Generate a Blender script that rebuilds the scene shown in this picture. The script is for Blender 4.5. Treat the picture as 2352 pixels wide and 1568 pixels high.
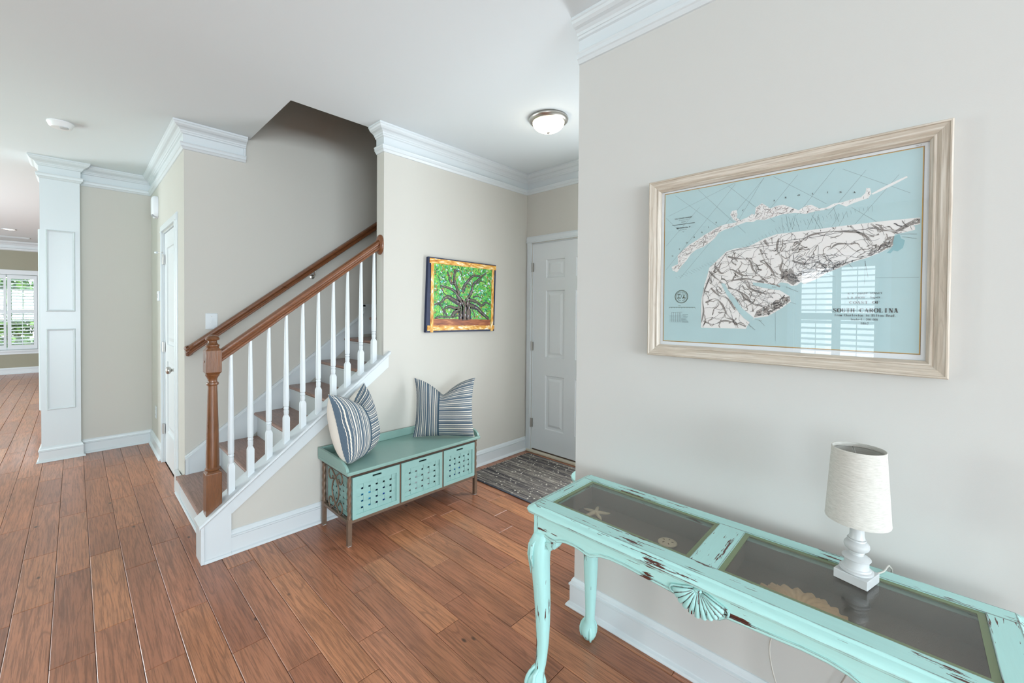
import bpy, math, random
from mathutils import Vector, Matrix, noise
import bmesh

# ------------------------------------------------------------------ camera, world, light
for o in list(bpy.data.objects): bpy.data.objects.remove(o)
scn = bpy.context.scene
COL = scn.collection
LP1, LP2, LP3, LP4, LP5 = 24, 38, 370, 140, 14
rnd = random.Random(7)

def cam_setup():
    W = 2352; f = 957.8546
    yaw, pit, rol = map(math.radians, (43.6843, .7896, .4548))
    fw = Vector((math.cos(yaw)*math.cos(pit), math.sin(yaw)*math.cos(pit), -math.sin(pit)))
    rt = Vector((math.sin(yaw), -math.cos(yaw), 0)); up = rt.cross(fw)
    c, s = math.cos(rol), math.sin(rol)
    R_, U_ = c*rt + s*up, -s*rt + c*up
    cd = bpy.data.cameras.new('camera'); co = bpy.data.objects.new('camera', cd); COL.objects.link(co)
    m = Matrix((R_, U_, -fw)).transposed().to_4x4(); m.translation = Vector((0, 0, 1.4043))
    co.matrix_world = m
    cd.sensor_fit = 'HORIZONTAL'; cd.sensor_width = 36; cd.lens = f/W*36
    cd.shift_x = -(1174.1211-1176)/W; cd.shift_y = (725.361-784)/W
    cd.clip_start = .02; cd.clip_end = 200
    scn.camera = co
cam_setup()
w = bpy.data.worlds.new('sky'); scn.world = w; w.use_nodes = True
w.node_tree.nodes['Background'].inputs[0].default_value = (.86, .94, 1.0, 1)
w.node_tree.nodes['Background'].inputs[1].default_value = 3.2
scn.view_settings.view_transform = 'Standard'; scn.view_settings.look = 'None'
scn.view_settings.exposure = 0.31; scn.view_settings.gamma = 1; scn.view_settings.use_curve_mapping = False

def area(name, loc, rot, sx, sy, power, col=(1, 1, 1)):
    l = bpy.data.lights.new(name, 'AREA'); l.shape = 'RECTANGLE'; l.size = sx; l.size_y = sy
    l.energy = power; l.color = col
    o = bpy.data.objects.new(name, l); o.location = loc; o.rotation_euler = rot; COL.objects.link(o); return o
R90 = math.pi/2
# lamps for light from outdoors, each set in an unseen wall opening
TU = math.radians(36)      # lamp turned upward to brighten the ceiling
area('daylight_lamp', (-3.62, -1.7, 1.4), (0, -R90-TU, 0), 1.6, 1.6, LP1, (.80, .92, 1.0))
area('daylight_lamp', (-3.62, 5.05, 1.4), (0, -R90-math.radians(55), 0), 1.6, 1.4, LP2, (.62, 1.0, .80))
area('daylight_lamp', (-1.1, -6.52, 1.5), (R90+math.radians(24), 0, 0), 4.2, 1.7, LP3, (.80, .92, 1.0))
area('daylight_lamp', (3.20, 1.45, 1.15), (0, R90, 0), 1.7, .34, 24, (.90, .95, 1.0))   # added in an unseen slot by the door to brighten the entry
area('daylight_lamp', (-3.62, 7.9, 1.3), (0, -R90, 0), 1.7, 1.7, LP4, (.90, .96, 1.0))
area('daylight_lamp', (-3.62, 11.4, 1.3), (0, -R90, 0), 1.7, 1.7, LP5, (.90, .96, 1.0))

# ------------------------------------------------------------------ dimensions of the rooms
XM, YE, YP, YO, YB, XC, YH, XS, XO, XD, H = 1.641, 1.137, 2.792, 2.894, 3.826, .553, 5.706, 1.566, .965, 3.143, 2.74
YF, XL, YK = 13.4, -3.6, -6.5
SL = .7666                                            # stair slope

# ------------------------------------------------------------------ mesh helper
class G:
    def __init__(s): s.v = []; s.f = []; s.m = []; s.T = None; s.uv = {}
    def add(s, vs, fs, mi=0):
        b = len(s.v)
        for p in vs:
            p = Vector(p)
            s.v.append(s.T @ p if s.T is not None else p)
        for f in fs: s.f.append([b+i for i in f]); s.m.append(mi)
        return b
    def box(s, x0, x1, y0, y1, z0, z1, mi=0):
        s.add([(x0,y0,z0),(x1,y0,z0),(x1,y1,z0),(x0,y1,z0),(x0,y0,z1),(x1,y0,z1),(x1,y1,z1),(x0,y1,z1)],
              [(0,3,2,1),(4,5,6,7),(0,1,5,4),(1,2,6,5),(2,3,7,6),(3,0,4,7)], mi)
    def prism(s, pts, axis, a, b, mi=0):
        n = len(pts)
        def P(p, t):
            l = [p[0], p[1]]; l.insert(axis, t); return tuple(l)
        s.add([P(p, a) for p in pts]+[P(p, b) for p in pts],
              [tuple(range(n)), tuple(range(2*n-1, n-1, -1))]+[(i, (i+1) % n, n+(i+1) % n, n+i) for i in range(n)], mi)
    def flat(s, pts, mi=0): s.add(pts, [tuple(range(len(pts)))], mi)
    def lathe(s, prof, c=(0, 0, 0), n=24, mi=0, sx=1, sy=1, cap=True):
        vs = []; fs = []
        for r, z in prof:
            for i in range(n):
                a = 2*math.pi*i/n; vs.append((c[0]+sx*r*math.cos(a), c[1]+sy*r*math.sin(a), c[2]+z))
        for k in range(len(prof)-1):
            for i in range(n):
                j = (i+1) % n; fs.append((k*n+i, k*n+j, (k+1)*n+j, (k+1)*n+i))
        if cap: fs.append(tuple(range(n-1, -1, -1))); fs.append(tuple((len(prof)-1)*n+i for i in range(n)))
        s.add(vs, fs, mi)
    def tube(s, pts, r, n=8, mi=0, closed=False, flatn=None):
        pts = [Vector(p) for p in pts]; N = len(pts)
        rs = r if isinstance(r, (list, tuple)) else [r]*N
        t0 = (pts[1]-pts[0]).normalized()
        up = Vector((0, 0, 1)) if abs(t0.z) < .9 else Vector((1, 0, 0))
        a = t0.cross(up).normalized(); vs = []; fs = []
        for i, p in enumerate(pts):
            if closed: t = pts[(i+1) % N]-pts[i-1]
            else: t = pts[min(i+1, N-1)]-pts[max(i-1, 0)]
            t.normalize(); a = (a - t*a.dot(t)).normalized(); b = t.cross(a)
            for k in range(n):
                g = 2*math.pi*k/n; vs.append(p+(a*math.cos(g)+b*math.sin(g))*rs[i])
        M_ = N if closed else N-1
        for i in range(M_):
            for k in range(n):
                j = (k+1) % n; i2 = (i+1) % N; fs.append((i*n+k, i*n+j, i2*n+j, i2*n+k))
        if not closed: fs.append(tuple(range(n-1, -1, -1))); fs.append(tuple((N-1)*n+k for k in range(n)))
        s.add(vs, fs, mi)
    def sweep(s, path, prof, mi=0, closed=False):
        """profile (out, z) swept round a plan path; 'out' is to the right of travel, corners mitred"""
        N = len(path); P = [Vector((p[0], p[1], 0)) for p in path]; nr = len(prof); vs = []; fs = []
        def rn(a, b): d = (b-a).normalized(); return Vector((d.y, -d.x, 0))
        for i in range(N):
            if closed or 0 < i < N-1:
                n1 = rn(P[i-1], P[i]); n2 = rn(P[i], P[(i+1) % N]); m = n1+n2; m = m/(1+n1.dot(n2))
            elif i == 0: m = rn(P[0], P[1])
            else: m = rn(P[-2], P[-1])
            for o, z in prof: vs.append(P[i]+m*o+Vector((0, 0, z)))
        for i in range(N if closed else N-1):
            j = (i+1) % N
            for k in range(nr):
                l = (k+1) % nr; fs.append((i*nr+k, i*nr+l, j*nr+l, j*nr+k))
        if not closed: fs.append(tuple(range(nr-1, -1, -1))); fs.append(tuple((N-1)*nr+k for k in range(nr)))
        s.add(vs, fs, mi)
    def ext(s, prof, a, b, U, V, mi=0):
        """closed profile in directions U, V pushed from point a to point b"""
        a, b, U, V = Vector(a), Vector(b), Vector(U), Vector(V); n = len(prof)
        s.add([a+U*p+V*q for p, q in prof]+[b+U*p+V*q for p, q in prof],
              [tuple(range(n)), tuple(range(2*n-1, n-1, -1))]+[(i, (i+1) % n, n+(i+1) % n, n+i) for i in range(n)], mi)
    def holes(s, u0, u1, v0, v1, d0, d1, hs, fn, mi=0):
        """slab in (u,v) with rectangular holes, made of cells; fn(u,v,d)->xyz"""
        us = sorted({u0, u1, *[h[i] for h in hs for i in (0, 1)]}); vs_ = sorted({v0, v1, *[h[i] for h in hs for i in (2, 3)]})
        us = [u for u in us if u0 <= u <= u1]; vs_ = [v for v in vs_ if v0 <= v <= v1]
        for a, b in zip(us, us[1:]):
            for c, d in zip(vs_, vs_[1:]):
                mu, mv = (a+b)/2, (c+d)/2
                if any(h[0] < mu < h[1] and h[2] < mv < h[3] for h in hs): continue
                q = [fn(*p) for p in ((a,c,d0),(b,c,d0),(b,d,d0),(a,d,d0),(a,c,d1),(b,c,d1),(b,d,d1),(a,d,d1))]
                s.add(q, [(0,3,2,1),(4,5,6,7),(0,1,5,4),(1,2,6,5),(2,3,7,6),(3,0,4,7)], mi)

def root_loc(p):
    t = Vector((0, 0, 0))
    while p is not None: t = t + p.location; p = p.parent
    return t
def make(name, g, mats, parent=None, smooth=False, bevel=0, local=False, kind=None, weld=False, auto=None):
    me = bpy.data.meshes.new(name)
    off = Vector((0, 0, 0)) if (local or parent is None) else root_loc(parent)
    me.from_pydata([tuple(v-off) for v in g.v], [], g.f)
    mats = mats if isinstance(mats, (list, tuple)) else [mats]
    for m in mats: me.materials.append(m)
    if len(mats) > 1: me.polygons.foreach_set('material_index', g.m)
    bm = bmesh.new(); bm.from_mesh(me)
    if weld: bmesh.ops.remove_doubles(bm, verts=bm.verts, dist=1e-5)
    bmesh.ops.recalc_face_normals(bm, faces=bm.faces); bm.to_mesh(me); bm.free()
    if smooth:
        me.polygons.foreach_set('use_smooth', [True]*len(me.polygons))
        if auto:
            me.set_sharp_from_angle(angle=math.radians(auto))
    me.update()
    o = bpy.data.objects.new(name, me); COL.objects.link(o)
    if parent is not None: o.parent = parent
    if bevel:
        b = o.modifiers.new('bevel', 'BEVEL'); b.width = bevel; b.segments = 2; b.limit_method = 'ANGLE'; b.angle_limit = .7
    if kind: o['kind'] = kind
    return o
def thing(name, loc, label, cat, group=None, rot=None):
    o = bpy.data.objects.new(name, None); COL.objects.link(o); o.location = loc; o.empty_display_size = .1
    if rot is not None: o.rotation_euler = rot
    o['label'] = label; o['category'] = cat
    if group: o['group'] = group
    return o
def tag(o, label, cat, group=None):
    o['label'] = label; o['category'] = cat
    if group: o['group'] = group
    return o
def dup(src, parent, loc=None):
    c = src.copy(); COL.objects.link(c); c.parent = parent
    if loc is not None: c.location = loc
    return c
S = 'structure'

# ------------------------------------------------------------------ materials
def N(nt, t, **k):
    n = nt.nodes.new(t)
    for a, b in k.items():
        if a == 'i':
            for q, v in b.items(): n.inputs[q].default_value = v
        else: setattr(n, a, b)
    return n
def newmat(name):
    m = bpy.data.materials.new(name); m.use_nodes = True
    nt = m.node_tree; return m, nt, nt.nodes['Principled BSDF']
def lin(r, g, b):
    return tuple(((c/255)/12.92 if c/255 <= .04045 else ((c/255+.055)/1.055)**2.4) for c in (r, g, b))+(1,)
def ramp(nt, stops, interp='LINEAR'):
    n = nt.nodes.new('ShaderNodeValToRGB'); cr = n.color_ramp; cr.interpolation = interp
    while len(cr.elements) < len(stops): cr.elements.new(.5)
    for e, (p, c) in zip(cr.elements, stops): e.position = p; e.color = c
    return n
def pm(name, col, rough=.5, metal=0, bump=0, bscale=200, var=0, vscale=5, spec=.5, coat=0):
    m, nt, b = newmat(name); L = nt.links.new
    b.inputs['Base Color'].default_value = col; b.inputs['Roughness'].default_value = rough
    b.inputs['Metallic'].default_value = metal; b.inputs['Specular IOR Level'].default_value = spec
    b.inputs['Coat Weight'].default_value = coat
    geo = N(nt, 'ShaderNodeNewGeometry')
    if bump:
        n = N(nt, 'ShaderNodeTexNoise', i={'Scale': bscale, 'Detail': 3}); L(geo.outputs['Position'], n.inputs['Vector'])
        bp = N(nt, 'ShaderNodeBump', i={'Strength': bump, 'Distance': .002}); L(n.outputs['Fac'], bp.inputs['Height']); L(bp.outputs[0], b.inputs['Normal'])
    if var:
        n = N(nt, 'ShaderNodeTexNoise', i={'Scale': vscale, 'Detail': 4}); L(geo.outputs['Position'], n.inputs['Vector'])
        h = N(nt, 'ShaderNodeHueSaturation', i={'Color': col}); mr = N(nt, 'ShaderNodeMapRange', i={3: 1-var, 4: 1+var})
        L(n.outputs['Fac'], mr.inputs[0]); L(mr.outputs[0], h.inputs['Value']); L(h.outputs[0], b.inputs['Base Color'])
    return m
def wood(name, cols, axis, dens=1.0, rough=.35, coat=0, bump=.15, dark=(.05, .02, .01, 1), darkamt=.55, plank=False, vr=(.80, 1.16), pore=(.40, .50), plo=.2):
    """streaky grain running along an axis; cols is the range of plank colours"""
    m, nt, b = newmat(name); L = nt.links.new
    geo = N(nt, 'ShaderNodeNewGeometry'); oi = N(nt, 'ShaderNodeObjectInfo')
    at = N(nt, 'ShaderNodeAttribute', attribute_name='rnd')
    add = N(nt, 'ShaderNodeMath', operation='ADD'); L(oi.outputs['Random'], add.inputs[0]); L(at.outputs['Fac'], add.inputs[1])
    fr = N(nt, 'ShaderNodeMath', operation='FRACT'); L(add.outputs[0], fr.inputs[0])
    off = N(nt, 'ShaderNodeVectorMath', operation='SCALE'); cx = N(nt, 'ShaderNodeCombineXYZ', i={0: 31, 1: 17, 2: 23})
    L(cx.outputs[0], off.inputs[0]); L(fr.outputs[0], off.inputs['Scale'])
    va = N(nt, 'ShaderNodeVectorMath', operation='ADD'); L(geo.outputs['Position'], va.inputs[0]); L(off.outputs[0], va.inputs[1])
    def mapped(s_long, s_cross):
        sc = [s_cross]*3; sc[axis] = s_long
        mp = N(nt, 'ShaderNodeMapping'); mp.inputs['Scale'].default_value = sc; L(va.outputs[0], mp.inputs['Vector']); return mp
    # broad figure
    mp1 = mapped(1.5*dens, 7*dens); n1 = N(nt, 'ShaderNodeTexNoise', i={'Scale': 1.0, 'Detail': 5, 'Roughness': .6, 'Distortion': 1.2}); L(mp1.outputs[0], n1.inputs['Vector'])
    # cathedral rings
    mp2 = mapped(.55*dens, 9.5*dens); n2 = N(nt, 'ShaderNodeTexNoise', i={'Scale': 1.0, 'Detail': 2, 'Roughness': .45, 'Distortion': .5}); L(mp2.outputs[0], n2.inputs['Vector'])
    mu = N(nt, 'ShaderNodeMath', operation='MULTIPLY', i={1: 10.0}); L(n2.outputs['Fac'], mu.inputs[0])
    f2 = N(nt, 'ShaderNodeMath', operation='PINGPONG', i={1: .5}); L(mu.outputs[0], f2.inputs[0])
    r2 = ramp(nt, [(0, (.25, .25, .25, 1)), (.03, (.5, .5, .5, 1)), (.09, (1, 1, 1, 1))]); L(f2.outputs[0], r2.inputs[0])
    # fine pores
    mp3 = mapped(5.5*dens, 140*dens); n3 = N(nt, 'ShaderNodeTexNoise', i={'Scale': 1.0, 'Detail': 3, 'Roughness': .7}); L(mp3.outputs[0], n3.inputs['Vector'])
    r3 = ramp(nt, [(pore[0]-.02, (plo, plo, plo, 1)), (pore[1]+.06, (1, 1, 1, 1))]); L(n3.outputs['Fac'], r3.inputs[0])
    cr = ramp(nt, [(i/(len(cols)-1), c) for i, c in enumerate(cols)]); L(fr.outputs[0], cr.inputs[0])
    hv = N(nt, 'ShaderNodeHueSaturation'); mr = N(nt, 'ShaderNodeMapRange', i={1: .25, 2: .75, 3: vr[0], 4: vr[1]}); L(n1.outputs['Fac'], mr.inputs[0]); L(mr.outputs[0], hv.inputs['Value']); L(cr.outputs[0], hv.inputs['Color'])
    mx = N(nt, 'ShaderNodeMath', operation='MULTIPLY'); L(r2.outputs[0], mx.inputs[0]); L(r3.outputs[0], mx.inputs[1])
    mr2 = N(nt, 'ShaderNodeMapRange', i={3: darkamt, 4: 0}); L(mx.outputs[0], mr2.inputs[0])
    mix = N(nt, 'ShaderNodeMix', data_type='RGBA'); mix.inputs[7].default_value = dark
    L(mr2.outputs[0], mix.inputs[0]); L(hv.outputs[0], mix.inputs[6]); last = mix.outputs[2]
    if plank:                                         # small dark knots
        mpk = mapped(1.6, 3.2); vo = N(nt, 'ShaderNodeTexVoronoi', i={'Scale': 2.2}); L(mpk.outputs[0], vo.inputs['Vector'])
        rk = ramp(nt, [(.0, (1, 1, 1, 1)), (.035, (.8, .8, .8, 1)), (.07, (0, 0, 0, 1))]); L(vo.outputs['Distance'], rk.inputs[0])
        mk = N(nt, 'ShaderNodeMix', data_type='RGBA'); mk.inputs[7].default_value = (.03, .015, .01, 1); L(rk.outputs[0], mk.inputs[0]); L(last, mk.inputs[6]); last = mk.outputs[2]
    L(last, b.inputs['Base Color'])
    b.inputs['Coat Weight'].default_value = coat; b.inputs['Coat Roughness'].default_value = .12
    rr = N(nt, 'ShaderNodeMapRange', i={3: rough-.06, 4: rough+.1}); L(n1.outputs['Fac'], rr.inputs[0]); L(rr.outputs[0], b.inputs['Roughness'])
    ad = N(nt, 'ShaderNodeMath', operation='ADD'); L(mx.outputs[0], ad.inputs[0]); L(n1.outputs['Fac'], ad.inputs[1])
    bp = N(nt, 'ShaderNodeBump', i={'Strength': bump, 'Distance': .003}); L(ad.outputs[0], bp.inputs['Height']); L(bp.outputs[0], b.inputs['Normal'])
    return m
def worn(name, col, edge=lin(84, 44, 36), axis=1, amt=.5, rough=.38):
    """painted wood rubbed through along its grain and on its edges"""
    m, nt, b = newmat(name); L = nt.links.new
    geo = N(nt, 'ShaderNodeNewGeometry')
    sc = [95, 95, 95]; sc[axis] = 8
    mp = N(nt, 'ShaderNodeMapping'); mp.inputs['Scale'].default_value = sc; L(geo.outputs['Position'], mp.inputs['Vector'])
    n1 = N(nt, 'ShaderNodeTexNoise', i={'Scale': 1, 'Detail': 5, 'Roughness': .65}); L(mp.outputs[0], n1.inputs['Vector'])
    n2 = N(nt, 'ShaderNodeTexNoise', i={'Scale': 9, 'Detail': 2}); L(geo.outputs['Position'], n2.inputs['Vector'])
    bv = N(nt, 'ShaderNodeBevel', samples=4, i={'Radius': .005}); dt = N(nt, 'ShaderNodeVectorMath', operation='DOT_PRODUCT')
    L(bv.outputs[0], dt.inputs[0]); L(geo.outputs['Normal'], dt.inputs[1])
    ed = N(nt, 'ShaderNodeMapRange', i={1: .99, 2: .82, 3: 0, 4: .27}); L(dt.outputs['Value'], ed.inputs[0])
    a1 = N(nt, 'ShaderNodeMath', operation='ADD'); L(n1.outputs['Fac'], a1.inputs[0]); L(ed.outputs[0], a1.inputs[1])
    m2 = N(nt, 'ShaderNodeMapRange', i={1: .3, 2: .7, 3: -.14, 4: .065}); L(n2.outputs['Fac'], m2.inputs[0])
    a2 = N(nt, 'ShaderNodeMath', operation='ADD'); L(a1.outputs[0], a2.inputs[0]); L(m2.outputs[0], a2.inputs[1])
    r = ramp(nt, [(.640-.1*amt, (0, 0, 0, 1)), (.660-.1*amt, (1, 1, 1, 1))]); L(a2.outputs[0], r.inputs[0])
    n3 = N(nt, 'ShaderNodeTexNoise', i={'Scale': 3, 'Detail': 4}); L(mp.outputs[0], n3.inputs['Vector'])
    hv = N(nt, 'ShaderNodeHueSaturation', i={'Color': col}); mr = N(nt, 'ShaderNodeMapRange', i={3: .9, 4: 1.07}); L(n1.outputs['Fac'], mr.inputs[0]); L(mr.outputs[0], hv.inputs['Value'])
    mix = N(nt, 'ShaderNodeMix', data_type='RGBA'); mix.inputs[7].default_value = edge
    L(r.outputs[0], mix.inputs[0]); L(hv.outputs[0], mix.inputs[6]); L(mix.outputs[2], b.inputs['Base Color'])
    b.inputs['Roughness'].default_value = rough
    bp = N(nt, 'ShaderNodeBump', i={'Strength': .2, 'Distance': .001}); L(r.outputs[0], bp.inputs['Height']); bp.invert = True; L(bp.outputs[0], b.inputs['Normal'])
    return m
def glass(name, tint=(1, 1, 1, 1), ior=1.5, rough=0.0):
    m, nt, b = newmat(name); nt.nodes.remove(b); L = nt.links.new
    out = nt.nodes['Material Output']; t = N(nt, 'ShaderNodeBsdfTransparent', i={0: tint}); g = N(nt, 'ShaderNodeBsdfGlossy', i={'Roughness': rough})
    ge = N(nt, 'ShaderNodeNewGeometry'); d = N(nt, 'ShaderNodeVectorMath', operation='DOT_PRODUCT'); L(ge.outputs['Incoming'], d.inputs[0]); L(ge.outputs['Normal'], d.inputs[1])
    ab = N(nt, 'ShaderNodeMath', operation='ABSOLUTE'); L(d.outputs['Value'], ab.inputs[0])
    om = N(nt, 'ShaderNodeMath', operation='SUBTRACT', use_clamp=True, i={0: 1.0}); L(ab.outputs[0], om.inputs[1])
    pw = N(nt, 'ShaderNodeMath', operation='POWER', i={1: 5.0}); L(om.outputs[0], pw.inputs[0])
    F0 = ((ior-1)/(ior+1))**2; sc = N(nt, 'ShaderNodeMath', operation='MULTIPLY_ADD', use_clamp=True, i={1: 1-F0, 2: F0}); L(pw.outputs[0], sc.inputs[0])
    mx = N(nt, 'ShaderNodeMixShader')
    L(sc.outputs[0], mx.inputs[0]); L(t.outputs[0], mx.inputs[1]); L(g.outputs[0], mx.inputs[2]); L(mx.outputs[0], out.inputs['Surface']); return m
def emit(name, col, st):
    m, nt, b = newmat(name); b.inputs['Base Color'].default_value = col
    b.inputs['Emission Color'].default_value = col; b.inputs['Emission Strength'].default_value = st; return m

M = {}
M['wall'] = pm('beige_wall_paint', (.582, .570, .525, 1), .75, bump=.08, bscale=350, spec=.2)
M['wall_olive_dim'] = pm('olive_beige_dimmed_wall', (.34, .335, .26, 1), .75, bump=.08, bscale=350, spec=.2)  # the far room's dimness is worked into this olive wall colour
M['wall_grey'] = pm('greige_wall_paint', (.585, .582, .56, 1), .72, bump=.08, bscale=350, spec=.25)
M['ceil'] = pm('ceiling_paint', (.76, .82, .85, 1), .85, bump=.05, bscale=300, spec=.15)
M['trim'] = pm('white_gloss_trim', (.66, .71, .735, 1), .32)
M['door'] = pm('white_door_paint', (.69, .73, .75, 1), .38, bump=.05, bscale=120)
M['floor'] = wood('hand_scraped_floor', [lin(162, 106, 78), lin(190, 128, 94), lin(174, 114, 84), lin(200, 136, 96), lin(164, 106, 78), lin(184, 122, 92)], 1, 1.0, .32, coat=.25, plank=True, vr=(.74, 1.16), darkamt=.66, dark=(.11, .042, .02, 1))
M['gap'] = pm('dark_floor_joint', (.05, .03, .02, 1), .8)
M['tread'] = wood('stair_tread_oak', [lin(156, 118, 102), lin(166, 128, 112)], 1, 1.6, .34, coat=.2)
M['rail'] = wood('handrail_oak', [lin(120, 72, 40), lin(132, 80, 46)], 0, 2.0, .28, coat=.35, darkamt=.5)
M['newel'] = wood('newel_post_oak', [lin(110, 68, 36), lin(124, 78, 44)], 2, 2.0, .28, coat=.35, darkamt=.45)
M['nickel'] = pm('brushed_nickel', (.55, .53, .5, 1), .3, metal=1)
M['hinge'] = pm('dull_nickel_hinge', (.45, .44, .42, 1), .38, metal=.9)
M['bench'] = pm('sage_green_bench_paint', lin(134, 168, 160), .30, bump=.1, bscale=60, var=.05, vscale=30)
M['basket'] = pm('seafoam_basket_paint', lin(142, 182, 177), .45, bump=.1, bscale=150, var=.05, vscale=40)
M['iron'] = pm('bronze_brown_iron', lin(120, 100, 84), .45, metal=.35, bump=.3, bscale=200, var=.2, vscale=60)
M['iron_d'] = pm('dark_brown_iron', lin(78, 62, 52), .5, metal=.3, bump=.3, bscale=200, var=.2, vscale=60)
M['dark'] = pm('dark_void', (.01, .01, .012, 1), .8)
M['aqua_y'] = worn('aqua_distressed_paint_lengthwise', lin(182, 229, 224), axis=1)
M['aqua_x'] = worn('aqua_distressed_paint_crosswise', lin(182, 229, 224), axis=0)
M['aqua_z'] = worn('aqua_distressed_paint_upright', lin(176, 226, 222), axis=2, amt=.55)
M['felt'] = pm('taupe_display_lining', lin(124, 114, 107), .9, bump=.4, bscale=500)
M['bevelglass'] = pm('olive_glass_edge', lin(120, 134, 100), .15)
M['glass'] = glass('clear_glass')
M['tabletop_glass'] = glass('smoked_tabletop_glass', (.92, .91, .88, 1), 1.85)
M['framewood'] = None
def smooth_line3(pts, k=6):
    out = []; n = len(pts)
    for i in range(n-1):
        p0, p1, p2, p3 = pts[max(i-1, 0)], pts[i], pts[i+1], pts[min(i+2, n-1)]
        for q in range(k):
            t_ = q/k; out.append(tuple(.5*((2*p1[c])+(-p0[c]+p2[c])*t_+(2*p0[c]-5*p1[c]+4*p2[c]-p3[c])*t_*t_+(-p0[c]+3*p1[c]-3*p2[c]+p3[c])*t_**3) for c in (0, 1, 2)))
    out.append(tuple(pts[-1])); return out
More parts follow.
